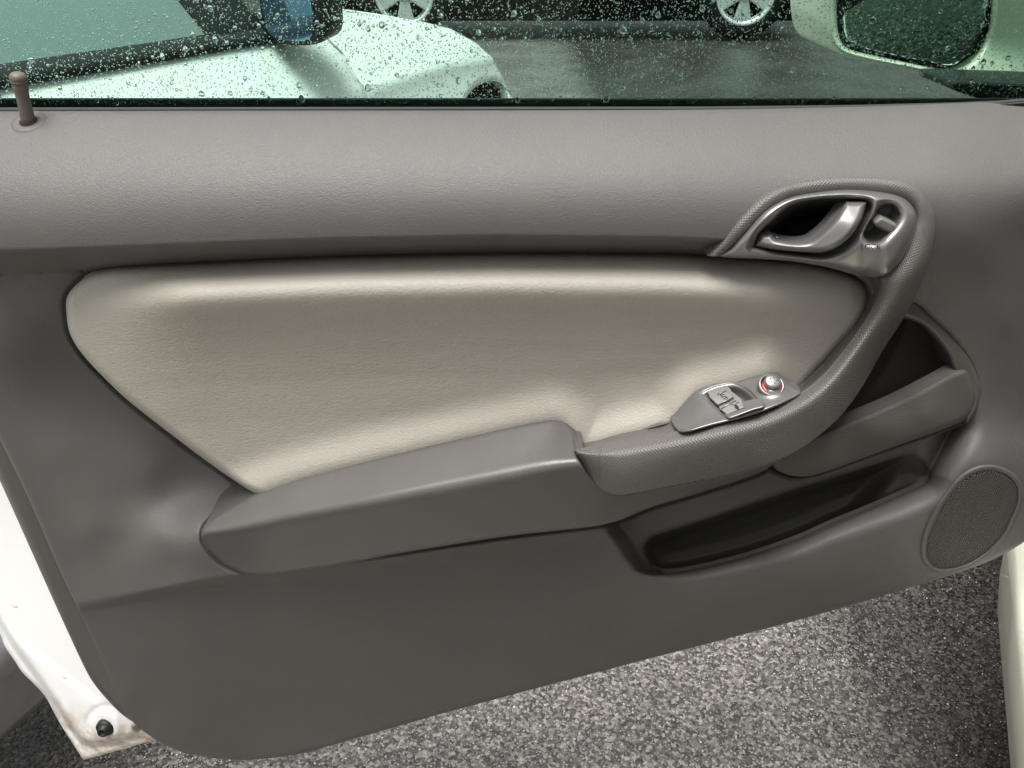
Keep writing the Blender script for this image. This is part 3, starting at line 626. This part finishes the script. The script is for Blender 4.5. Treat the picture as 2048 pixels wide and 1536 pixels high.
for px, py in ((128, 1353), (30, 1210)):
    lathe('blanking_plug', [(.0036, -.002), (.0036, .0001), (.0033, .0003), (.0001, .0003)], P(np.array(float(px)), np.array(float(py)), float(h_shell(np.array([float(px)]), np.array([float(py)]), np.array([99.]))[0])), (-.3, -1, .25), m_shell, door, seg=20)
# outer skin of the door, behind everything
def skin():
    bot = P(*[np.array(v, float) for v in zip((241, 1406), (303, 1474), (488, 1520), (700, 1480), (1200, 1343), (1600, 1239), (1900, 1151), (2048, 1084))], np.zeros(8))
    cols = []
    for x in np.linspace(-.42, .50, 20):
        zb = float(np.interp(x, bot[:, 0], bot[:, 2]))+.03; r = [(x, .06, zb)]
        for t in np.linspace(0, 1, 12): r.append((x-.16*t*max(0, -x/.42), .10+.05*math.sin(math.pi*min(1, t*1.05)), zb+(.985-zb)*t))
        cols.append(r)
    loft('door_skin', cols, m_white, door)
skin()

# lock pin with its collar on the ledge
def panel_at(px, py):
    f = lambda a, b: P(np.array([a]), np.array([b]), h_panel(np.array([a]), np.array([b]), np.array([99.])))[0]
    p = f(px, py); n = np.cross(f(px, py+8)-p, f(px+8, py)-p); n /= np.linalg.norm(n); return p, (n if n[1] < 0 else -n)
pb, nrm = panel_at(57., 243.); pt = P(np.array(35.), np.array(150.), -pb[1]+.004); ax = pt-pb; Lp = np.linalg.norm(ax)
k = Lp/95
lathe('lock_pin', [(13.5*k, -14*k), (13.5*k, 10*k), (13*k, 35*k), (12.6*k, 50*k), (13.5*k, 62*k), (15*k, 72*k), (15.2*k, 76*k), (14.2*k, 77*k), (14.4*k, 78.5*k), (16.2*k, 79.5*k), (16.8*k, 84*k), (15.9*k, 85*k), (16.2*k, 86.5*k), (16.8*k, 88*k), (16*k, 93*k), (13*k, 97.5*k), (8*k, 100*k), (.5*k, 101*k)], pb, ax, m_pin, door, seg=40)
pin = bpy.data.objects['lock_pin']
lathe('pin_collar', [(35*k, -6*k), (35*k, -.5*k), (34*k, .6*k), (22*k, 1.6*k), (17*k, .6*k), (16*k, -3*k)], pb, nrm, m_panel, pin, seg=48)
lathe('collar_groove', [(36.8*k, -4*k), (36.8*k, -.2*k), (35.2*k, -.2*k), (35.2*k, -4*k)], pb, nrm, m_pin, pin, seg=48)
lathe('pin_hole', [(17.5*k, -2*k), (17.5*k, 1.2*k)], pb, nrm, m_dark, pin, seg=32)

# window glass and its seals
GY = .022
def zat(py, y): return float(P(np.array(1024.), np.array(float(py)), np.array(-y))[2])
zs = zat(214, .0)
boxm('window_glass', [(-.75, GY, .90), (.62, GY, .90), (.62, GY+.004, .90), (-.75, GY+.004, .90), (-.75, GY, 1.42), (.62, GY, 1.42), (.62, GY+.004, 1.42), (-.75, GY+.004, 1.42)], m_glass, door)
zt = zat(195, .03)
boxm('outer_seal', [(-.75, .029, .90), (.62, .029, .90), (.62, .052, .90), (-.75, .052, .90), (-.75, .029, zt), (.62, .029, zt), (.62, .052, zt-.006), (-.75, .052, zt-.006)], m_rubber, door, .002)
xs = np.linspace(-60, 2110, 40); rows = []
for x in xs:
    y0 = np.interp(x, [-60, 500, 1024, 1400, 1700, 1900, 2000, 2115], [215, 214, 213.5, 213, 210, 205, 201, 190])
    r = []
    for dy, h in ((0, -.021), (1.2, -.017), (2.5, -.016), (5.5, -.013), (6.3, -.015), (7.0, -.012), (10, -.0105), (14, -.014)):
        r.append(P(np.array(x), np.array(y0+dy), np.array(h)))
    q = r[-1].copy(); q[2] -= .03; r.append(q); rows.append(r)
loft('inner_seal', rows, m_seal, door)

# mirror hung outside the front corner of the window
MY = -.12
HOUS = spline([(1640, -160), (1648, -60), (1650, 30), (1654, 70), (1664, 95), (1684, 110), (1730, 122), (1800, 136), (1870, 148), (1930, 156), (1990, 162), (2060, 168), (2140, 170), (2140, 170), (2140, -160), (2140, -160)])
MOPEN = spline([(1668, -130), (1672, -40), (1674, 45), (1680, 78), (1694, 96), (1730, 108), (1790, 121), (1860, 136), (1895, 142), (1912, 141), (1932, 130), (1952, 108), (1968, 78), (1978, 40), (1984, -20), (1986, -130), (1980, -140), (1680, -140)])
gM = tps([(1650, 0, 0), (1660, 100, 4), (1800, 130, 10), (1920, 150, 12), (2000, 80, -6), (2040, 20, 6), (2120, 0, 20), (2120, 160, 20), (1990, 0, 2), (2010, 140, 6), (1990, -140, 2), (1660, -140, 0)])
relief('side_mirror', HOUS, lambda x, y, d: MY+gM(x, y)/1000-rnd(d, 16, .014), m_cream, door, step=3, back=.10, holes=[MOPEN])
mir = bpy.data.objects['side_mirror']
relief('mirror_bezel', grow(MOPEN, 4), lambda x, y, d: MY-.012-.004*ss(0, 10, d), m_rubber, mir, step=3, back=.01)
relief('mirror_glass', spline([(1682, -122), (1684, -30), (1686, 40), (1691, 72), (1705, 88), (1740, 99), (1790, 110), (1860, 124), (1893, 130), (1910, 128), (1926, 117), (1944, 97), (1959, 68), (1970, 30), (1975, -30), (1976, -122)]),
       lambda x, y, d: MY-.012+.00005*(y-20)+.00003*(x-1830)-rnd(d, 3, .0004), m_mirror, mir, step=4, back=.004)
relief('mirror_base', [(1903, 168), (1903, 168), (1912, 163), (1990, 165), (2140, 170), (2140, 170), (2140, 230), (2060, 225), (2000, 212), (1940, 192), (1906, 179)], lambda x, y, d: -.048-rnd(d, 6, .004), m_rubber, mir, step=2.5, back=.06)

# ------------------------------------------------------------------ rain on the glass
def drops(name, label, pos, rad, basis, out, seg=10, fine=False):
    """flat-backed domes of water; basis (u, v) spans the wet face, out points away from it"""
    prof = [(1.0, 0.0), (.75, .40)] if fine else [(1.0, 0.0), (.92, .24), (.72, .43), (.38, .54)]
    T = [(0, 0, 0)]+[(r*math.cos(2*math.pi*k/seg), r*math.sin(2*math.pi*k/seg), h) for r, h in prof for k in range(seg)]+[(0, 0, .56)]
    T = np.array(T); TF = []
    for i in range(len(prof)-1):
        for k in range(seg): TF.append((1+i*seg+k, 1+i*seg+(k+1) % seg, 1+(i+1)*seg+(k+1) % seg, 1+(i+1)*seg+k))
    last = 1+(len(prof)-1)*seg
    for k in range(seg): TF.append((last+k, last+(k+1) % seg, len(T)-1, len(T)-1))
    N = len(pos)
    sx = rad*rng.uniform(.85, 1.15, N); sy = rad*rng.uniform(.9, 1.3, N); sh = rad*(rng.uniform(.9, 1.4, N) if fine else rng.uniform(.8, 1.1, N))
    th = np.arctan2(T[:, 1], T[:, 0]); wob = 1+.06*np.sin(2*th[None]+rng.uniform(0, 6.3, (N, 1)))+.04*np.sin(3*th[None]+rng.uniform(0, 6.3, (N, 1)))
    L = T[None]*np.stack([sx, sy, sh], 1)[:, None]
    L[..., :2] *= wob[..., None]
    u, v = np.array(basis[0]), np.array(basis[1]); w = np.array(out)
    V = (pos[:, None]+L[..., 0:1]*u+L[..., 1:2]*v+L[..., 2:3]*w).reshape(-1, 3)
    Fs = []
    base = (np.arange(N)*len(T))
    faces = []
    tri = np.array([f[:3] for f in TF if f[2] == f[3]]); quad = np.array([f for f in TF if f[2] != f[3]])
    if np.cross(basis[0], basis[1]).dot(out) < 0: tri = tri[:, ::-1]; quad = quad[:, ::-1]
    tf = (tri[None]+base[:, None, None]).reshape(-1, 3); qf = (quad[None]+base[:, None, None]).reshape(-1, 4)
    me = bpy.data.meshes.new(name); me.vertices.add(len(V)); me.vertices.foreach_set('co', V.astype(np.float32).ravel())
    lp = np.concatenate([tf.ravel(), qf.ravel()]); me.loops.add(len(lp)); me.loops.foreach_set('vertex_index', lp.astype(np.int32))
    ls = np.concatenate([np.arange(len(tf))*3, len(tf)*3+np.arange(len(qf))*4]); me.polygons.add(len(ls)); me.polygons.foreach_set('loop_start', ls.astype(np.int32))
    sm = np.ones(len(ls), bool); me.polygons.foreach_set('use_smooth', sm); me.update(calc_edges=True); me.validate()
    o = link(name, me, m_water); o['kind'] = 'stuff'; o['label'] = label; o['category'] = 'raindrops'
    return o
def rain():
    y = GY+.0042; zlo = zat(208, y); zhi = 1.30
    n1, n2, n3 = 42000, 1500, 480
    rad = .00030+.00032*rng.random(n1)**1.5
    pos = np.stack([rng.uniform(-.62, .56, n1), np.full(n1, y), rng.uniform(zlo, 1.17, n1)], 1)
    drops('fine_raindrops', 'fine specks of rain between the larger drops on the window', pos, rad, ((1, 0, 0), (0, 0, 1)), (0, 1, 0), seg=6, fine=True)
    rad = np.concatenate([.0006+.0006*rng.random(n2)**1.8, .0012+.0013*rng.random(n3)**2.2])
    N = len(rad); pos = np.stack([rng.uniform(-.62, .56, N), np.full(N, y), rng.uniform(zlo, 1.17, N)], 1)
    drops('raindrops', 'clear raindrops beading on the outside of the green tinted window', pos, rad, ((1, 0, 0), (0, 0, 1)), (0, 1, 0))
rain()

# ------------------------------------------------------------------ own car: sill, wing, pillar and roof beside the door
O2 = np.array([.557, 0.]); HD = np.array([.407, .914]); ND = np.array([.914, -.407])
body = door
def C(s, r, z): return np.array([*(O2+s*HD+r*ND), z])
rows = []
for s in np.linspace(-1.7, .32, 12):
    rows.append([C(s, r, z) for r, z in ((.12, .18), (.07, .19), (.04, .23), (.025, .30), (.018, .355), (.022, .374), (.035, .380), (.10, .384), (.125, .386), (.13, .40), (.14, .404), (.17, .404), (.18, .39), (.18, .18))])
loft('rocker', rows, m_cream, body, closed_u=True, caps=True)
tube('door_seal', [C(s, .155, .412) for s in np.linspace(-1.6, .25, 8)], .008, m_rubber, body)
fo = [(.30, .20), (.30, .20), (.34, .60), (.34, .92), (.34, .92), (.7, .93), (1.1, .90), (1.45, .82), (1.62, .70), (1.68, .50), (1.66, .25), (1.66, .25), (1.40, .25), (1.37, .42), (1.27, .58), (1.10, .66), (.93, .62), (.80, .50), (.74, .32), (.72, .20), (.72, .20)]
relief('wing', fo, lambda s, z, d: -.10+.08*np.sin(np.clip((z-.2)/.75, 0, 1)*2.6)-rnd(d, .02, .01), m_cream, body, step=.02, back=.02, mp=lambda s, z, h: np.stack([O2[0]+s*HD[0]-h*ND[0], O2[1]+s*HD[1]-h*ND[1], z], -1))
rows = [[C(s, r, z+.05*math.sin(math.pi*r/1.6)) for r in np.linspace(.0, 1.6, 9)] for s, z in ((.35, .96), (.8, .95), (1.2, .91), (1.5, .83), (1.66, .70))]
loft('bonnet', rows, m_cream, body)
rows = [[C(s+a, r+b, z) for a, b in ((-.04, 0), (.04, 0), (.04, .08), (-.04, .08))] for s, r, z in ((.32, .14, .40), (.34, .12, .92), (.0, .18, 1.15), (-.40, .20, 1.36))]
loft('front_pillar', rows, m_cream, body, closed_u=True, caps=True)
rows = [[C(s, r, z+.04*math.sin(math.pi*(r-.2)/1.2)) for r in np.linspace(.20, 1.4, 7)] for s, z in ((-.38, 1.34), (-.7, 1.38), (-1.2, 1.39), (-1.7, 1.36), (-2.2, 1.2))]
loft('roof', rows, m_cream, body)
rows = [[C(s, r, .25) for r in (.18, .8, 1.5)] for s in (-1.7, -.6, .3)]
loft('cabin_floor', rows, m_dark, body)
rows = [[C(s, r, z) for r in (.12, .7, 1.5)] for s, z in ((.30, .25), (.28, .60), (.05, .75), (.0, .88), (.3, .95))]
loft('dashboard', rows, m_cavity, body)
rows = []
for s_ in (-1.18, -1.6, -2.2, -2.8, -3.2):
    k_ = .08*max(0, -s_-2.6)
    rows.append([C(s_, r+k_, z) for r, z in ((.30, .22), (.03, .24), (.0, .35), (-.03, .62), (.0, .90), (.06, .96), (.17, 1.18), (.26, 1.34), (.5, 1.37))])
loft('quarter_panel', rows, m_cream, body)
rows = [[C(s_, r, z) for r, z in ((1.5, .25), (1.56, .6), (1.52, .95), (1.38, 1.34))] for s_ in (.3, -.6, -1.5, -2.6)]
loft('far_side', rows, m_cavity, body)
def seat():
    rows = []
    for s_, z0 in ((-.25, .50), (-.30, .54), (-.60, .50), (-.75, .52), (-.85, .70), (-.95, .95), (-1.0, 1.12)):
        rows.append([C(s_+.02*math.cos(3*k), .30+.25*k, z0+.03*math.cos(2.2*(k-1))) for k in np.linspace(0, 2, 7)])
    loft('seat', rows, m_cavity, body)
seat()
def wheel(par, c, axis, R, rim_m, w=.19, spokes=5):
    ax = np.array(axis, float); ax /= np.linalg.norm(ax)
    t = lathe('tyre', [(R*.66, -w/2), (R*.86, -w/2), (R*.97, -w*.42), (R, -w*.25), (R, w*.25), (R*.97, w*.42), (R*.88, w/2), (R*.70, w*.5), (R*.66, w*.42)], c, ax, m_tyre, par, seg=40, caps=False)
    lathe('rim', [(R*.68, w*.36), (R*.69, w*.44), (R*.64, w*.46), (R*.58, w*.38), (R*.57, 0), (R*.2, -.01), (.001, -.01)], c, ax, m_under, par, seg=40, caps=False)
    lathe('rim_lip', [(R*.57, w*.2), (R*.69, w*.40), (R*.70, w*.46), (R*.66, w*.48), (R*.60, w*.42), (R*.565, w*.3)], c, ax, rim_m, par, seg=40, caps=False)
    up = np.array([0, 0, 1.]); u = np.cross(up, ax); u /= np.linalg.norm(u); v = np.cross(ax, u)
    for k in range(spokes):
        a = 2*math.pi*k/spokes-math.pi/2; d = math.cos(a)*u+math.sin(a)*v; e = -math.sin(a)*u+math.cos(a)*v
        pts = []
        for zz in (w*.18, w*.40):
            pts += [c+d*R*.14-e*R*.10+ax*zz, c+d*R*.60-e*R*.21+ax*zz, c+d*R*.60+e*R*.21+ax*zz, c+d*R*.14+e*R*.10+ax*zz]
        boxm('spoke', pts, rim_m, par, R*.03)
    lathe('hub_cap', [(R*.17, w*.15), (R*.17, w*.42), (R*.12, w*.46), (.001, w*.47)], c, ax, rim_m, par, seg=20)
wheel(body, C(1.07, .10, .31), -np.array([ND[0], ND[1], 0]), .31, m_alloy)

# ------------------------------------------------------------------ white neighbour parked alongside
A3 = np.array([-.735, .62])
def bulge(z): return np.interp(z, [0, .12, .20, .40, .62, .80, .92, .96], [.12, .19, .215, .21, .175, .105, .0, -.02])
def Nmap(s, z, h): 
    s = np.asarray(s, float); z = np.asarray(z, float); n = bulge(z)+h-.05*np.clip((s-1.25)/.6, 0, 2)**2.2
    return np.stack([A3[0]+s*HD[0]+n*ND[0], A3[1]+s*HD[1]+n*ND[1], z+0*s], -1)
def flank(px, py):
    """(s, z) on the neighbour's flank seen at a photo pixel"""
    d = rays(px, py); n = 0.; z = .8
    for _ in range(30):
        # (CAM + t d - A3).ND = n
        t = (n+(A3-CAM[:2]).dot(ND))/d[:2].dot(ND); q = CAM+t*d; s = (q[:2]-A3).dot(HD); z = q[2]
        n = .5*n+.5*float(bulge(z)-.05*np.clip((s-1.25)/.6, 0, 2)**2.2)
    return s, z
FL = lambda L: [flank(float(a), float(b)) for a, b in L]
ncar = thing('parked_car', 'white car parked alongside with its front wheel arch and mirror seen through the window', 'car', (-1.2, 1.2, 0))
gap = FL([(664, 84), (690, 108), (720, 160), (742, 215)]); 
hood = FL([(664, 14), (760, 28), (850, 44), (905, 58), (955, 85), (985, 115), (1002, 145), (1014, 175)])
arch = FL([(1021, 205), (1016, 185), (1003, 168), (986, 160), (968, 166), (952, 184), (938, 212)])
beltl = FL([(0, 168), (200, 135), (400, 102), (520, 82), (600, 74), (664, 72)])
acx = .5*(arch[0][0]+arch[-1][0]); aw = .5*abs(arch[0][0]-arch[-1][0])
sF = hood[-1][0]
crk = FL([(560, 214), (650, 190), (760, 155), (880, 118), (960, 107)])
def crease_z(s): return np.interp(s, [p[0] for p in crk], [p[1] for p in crk])
def h_flank(s, z, d):
    k = z-crease_z(s)
    cr = .007*np.exp(-(np.clip(k, -1, 0)/.03)**2)*(k <= 0)+.007*np.clip(1-k/.012, 0, 1)*(k > 0)
    cr = cr-.008*np.exp(-(k/.011)**2)
    return cr*ss(-.3, .5, s)-rnd(d, .012, .006)
doorpoly = spline([p for p in [( -1.25, .30), (-1.25, .90)]] + beltl[0:1] + beltl + gap + [(gap[-1][0]+.03, .55), (gap[-1][0]+.04, .30)], 4) if False else None
dp = [(-2.9, .30), (-2.9, .97)]+beltl[:-1]+[(gap[0][0]-.005, beltl[-1][1])]+[(a-.005, b) for a, b in gap]+[(gap[-1][0]+.03, .50), (gap[-1][0]+.03, .30)]
relief('door', np.array(dp), h_flank, m_white, ncar, step=.0125, back=.03, mp=Nmap)
archpts = [(acx+aw*1.05*math.cos(t), min(p for _, p in [arch[-1]])+(arch[3][1]-arch[-1][1])*math.sin(t)) for t in np.linspace(0, math.pi, 24)]
fp = [(gap[-1][0]+.036, .30), (gap[-1][0]+.036, .50)]+[(a+.005, b) for a, b in gap[::-1]]+[(gap[0][0]+.003, hood[0][1])]+hood+[(sF+.05, hood[-1][1]-.06), (sF+.06, .45), (sF+.02, .22), (archpts[0][0], .22)]+archpts+[(archpts[-1][0], .28)]
relief('wing', np.array(fp), h_flank, m_white, ncar, step=.01, back=.03, mp=Nmap)
# bonnet from the flank's top edge inwards
rows = []
for s, z in spline(hood, 4, False):
    r = []
    for k in np.linspace(0, 1, 12):
        q = Nmap(s, z, 0.); q = q-np.array([ND[0], ND[1], 0])*k*1.35; q[2] += .045*math.sin(math.pi*k)*min(1, 8*k+.2)-.004; r.append(q)
    rows.append(r)
loft('bonnet', rows, m_white, ncar)
rows = []
for dn, dz, ds in ((0, 0, 0), (0, -.08, .05), (0, -.22, .07), (0, -.40, .05), (0, -.46, 0)):
    r = []
    for k in np.linspace(0, 1, 12):
        q = Nmap(sF+ds+.10*math.sin(math.pi*k), hood[-1][1]+dz, 0.)-np.array([ND[0], ND[1], 0])*k*1.3; r.append(q)
    rows.append(r)
loft('bumper', rows, m_white, ncar)
# wheel in its dark arch
wc = Nmap(acx, .30, -.13); wheel(ncar, wc, (ND[0], ND[1], 0), .30, m_alloy)
lin = [[Nmap(a*1.0, b, -.02-.35*k) for a, b in [(archpts[0][0], .15)]+[(p[0], p[1]+.01) for p in archpts]+[(archpts[-1][0], .15)]] for k in (0, 1)]
loft('arch_liner', lin, m_under, ncar)
rows = [[Nmap(s, z, h) for s in np.linspace(-2.9, archpts[-1][0]-.02, 14)] for z, h in ((.12, -.06), (.12, .02), (.16, .035), (.24, .03), (.26, .045), (.31, .03), (.34, .0))]
loft('sill_cladding', rows, m_sillgrey, ncar)
# waist moulding, side glass, pillar and roof
rows = [[Nmap(s, np.interp(s, [p[0] for p in beltl], [p[1] for p in beltl])+dz, h) for s in np.linspace(-2.9, beltl[-3][0]+.06, 24)] for dz, h in ((-.006, .0), (-.002, .010), (.012, .008), (.022, -.004), (.024, -.02))]
loft('waist_moulding', rows, m_rubber, ncar)
def G(s, z, inn): 
    q = Nmap(s, .92, 0.); q = q-np.array([ND[0], ND[1], 0])*inn; q[2] = z; return q
sA, sB = flank(432., 90.)[0], flank(545., 76.)[0]
def s_win(t): return sA-.10*t-.25*max(0, t-.35)
rows = []
for t in np.linspace(0, 1, 8):
    z = .928+.377*t; inn = .012+.308*t**1.15
    rows.append([G(s, z, inn) for s in np.linspace(-2.6+.5*t, s_win(t), 14)])
loft('side_window', rows, m_carglass, ncar)
rows = []
for t in np.linspace(0, 1, 8):
    z = .93+.385*t; inn = .006+.305*t**1.15; s0 = s_win(t)
    rows.append([G(s0-.01, z, inn+.02), G(s0, z, inn), G(s0+.05, z, inn), G(s0+(sB-sA)*(1-.5*t), z, inn+.003), G(s0+(sB-sA)*(1-.5*t)+.02, z, inn+.03)])
loft('front_pillar', rows, m_rubber, ncar)
rows = []
for t in np.linspace(0, 1, 8):
    z = .93+.385*t; s0 = s_win(t)+.15
    rows.append([G(s0+.12*math.sin(math.pi*k), z, .04+.305*t**1.15+k*(1.22-.58*t)) for k in np.linspace(0, 1, 8)])
loft('windscreen', rows, m_carglass, ncar)
rows = [[G(s, 1.315+.05*math.sin(math.pi*k), .315+k*.68) for k in np.linspace(0, 1, 8)] for s in (-.03, -.4, -.9, -1.5, -2.1)]
loft('roof', rows, m_white, ncar)
# its door mirror: dark housing, bluish glass turned to the rear
def flank_out(px, py, n):
    d = rays(px, py); t = (n+(A3-CAM[:2]).dot(ND))/d[:2].dot(ND); return CAM+t*d
mc = flank_out(578., 22., .08); fwd = np.array([HD[0], HD[1], 0]); rt = np.array([ND[0], ND[1], 0])
def mring(sc, df, n=20):
    out = []
    for kk in range(n):
        a = 2*math.pi*kk/n; cx_ = math.copysign(abs(math.cos(a))**.6, math.cos(a)); sz = math.copysign(abs(math.sin(a))**.6, math.sin(a))
        out.append(mc+rt*(.068*sc*cx_)+np.array([0, 0, .062*sc*sz])+fwd*df)
    return out
loft('mirror_housing', [mring(.9, .0), mring(1.0, .0), mring(1.02, .03), mring(.9, .09), mring(.5, .13), mring(.05, .135)], m_rubber, ncar, closed_u=True, caps=True)
mg = mring(.86, -.006); link('mirror_glass', mesh('mirror_glass', mg+mring(.86, -.001), [tuple(range(20))]+[(k, (k+1) % 20, 20+(k+1) % 20, 20+k) for k in range(20)], False), m_bluemir, ncar)
boxm('mirror_arm', [mc-rt*.20+np.array([0, 0, -.06])+fwd*.02, mc-rt*.05+np.array([0, 0, -.055])+fwd*.02, mc-rt*.05+np.array([0, 0, -.055])+fwd*.08, mc-rt*.20+np.array([0, 0, -.06])+fwd*.08,
                    mc-rt*.20+np.array([0, 0, -.01])+fwd*.02, mc-rt*.05+np.array([0, 0, -.005])+fwd*.02, mc-rt*.05+np.array([0, 0, -.005])+fwd*.08, mc-rt*.20+np.array([0, 0, -.01])+fwd*.08], m_rubber, ncar, .008)

# ------------------------------------------------------------------ grey vehicle across the car park
FY = 8.0
fcar = thing('parked_van', 'grey green vehicle with alloy wheels parked across the wet car park', 'van', (1, FY+1, 0))
def at(px, y, z):
    d = rays(float(px), 0.); fwd_ = (y-CAM[1])*math.cos(PITCH)+(CAM[2]-z)*math.sin(PITCH); return np.array([(px-CX)/F*fwd_, y, z])
w1, w2 = at(808, FY, .42), at(1492, FY, .42)
for w_ in (w1, w2): wheel(fcar, w_+np.array([0, .10, 0]), (0, -1, 0), .41, m_alloy, w=.24)
def vmap(s, z, h): return np.stack([s, FY-h+0*s, z], -1)
xa, xb = w1[0]-.95, w2[0]+.95
prof = [(xa, .28), (xa, 1.0), (xa+.3, 1.15), (xa+1.4, 1.25), (xa+2.2, 1.9), (xb-.3, 1.95), (xb, 1.2), (xb, .28)]
for w_ in (w2, w1): prof += [(w_[0]+.47*math.cos(t), .40+.47*math.sin(t)) for t in np.linspace(0.05, math.pi-.05, 14)]
relief('body_side', np.array(prof), lambda s, z, d: .06*np.sin(np.clip((z-.3)/.9, 0, 1)*2.8)-rnd(d, .04, .02), m_greycar, fcar, step=.05, back=.05, mp=vmap, holes=[np.array([(xa+2.0, 1.25), (xa+2.4, 1.78), (xb-.5, 1.82), (xb-.4, 1.25)])])
relief('side_window', np.array([(xa+1.95, 1.22), (xa+2.38, 1.8), (xb-.48, 1.84), (xb-.36, 1.22)]), lambda s, z, d: .01+0*s, m_carglass, fcar, step=.05, back=.01, mp=vmap)
boxm('underbody', [(xa+.2, FY+.1, .17), (xb-.2, FY+.1, .17), (xb-.2, FY+1.7, .17), (xa+.2, FY+1.7, .17), (xa+.1, FY+.1, .6), (xb-.1, FY+.1, .6), (xb-.1, FY+1.7, .6), (xa+.1, FY+1.7, .6)], m_under, fcar, .02)
boxm('upper_body', [(xa+.1, FY+.06, .6), (xb-.1, FY+.06, .6), (xb-.1, FY+1.75, .6), (xa+.1, FY+1.75, .6), (xa+2.2, FY+.16, 1.9), (xb-.3, FY+.16, 1.9), (xb-.3, FY+1.6, 1.9), (xa+2.2, FY+1.6, 1.9)], m_under, fcar, .03)
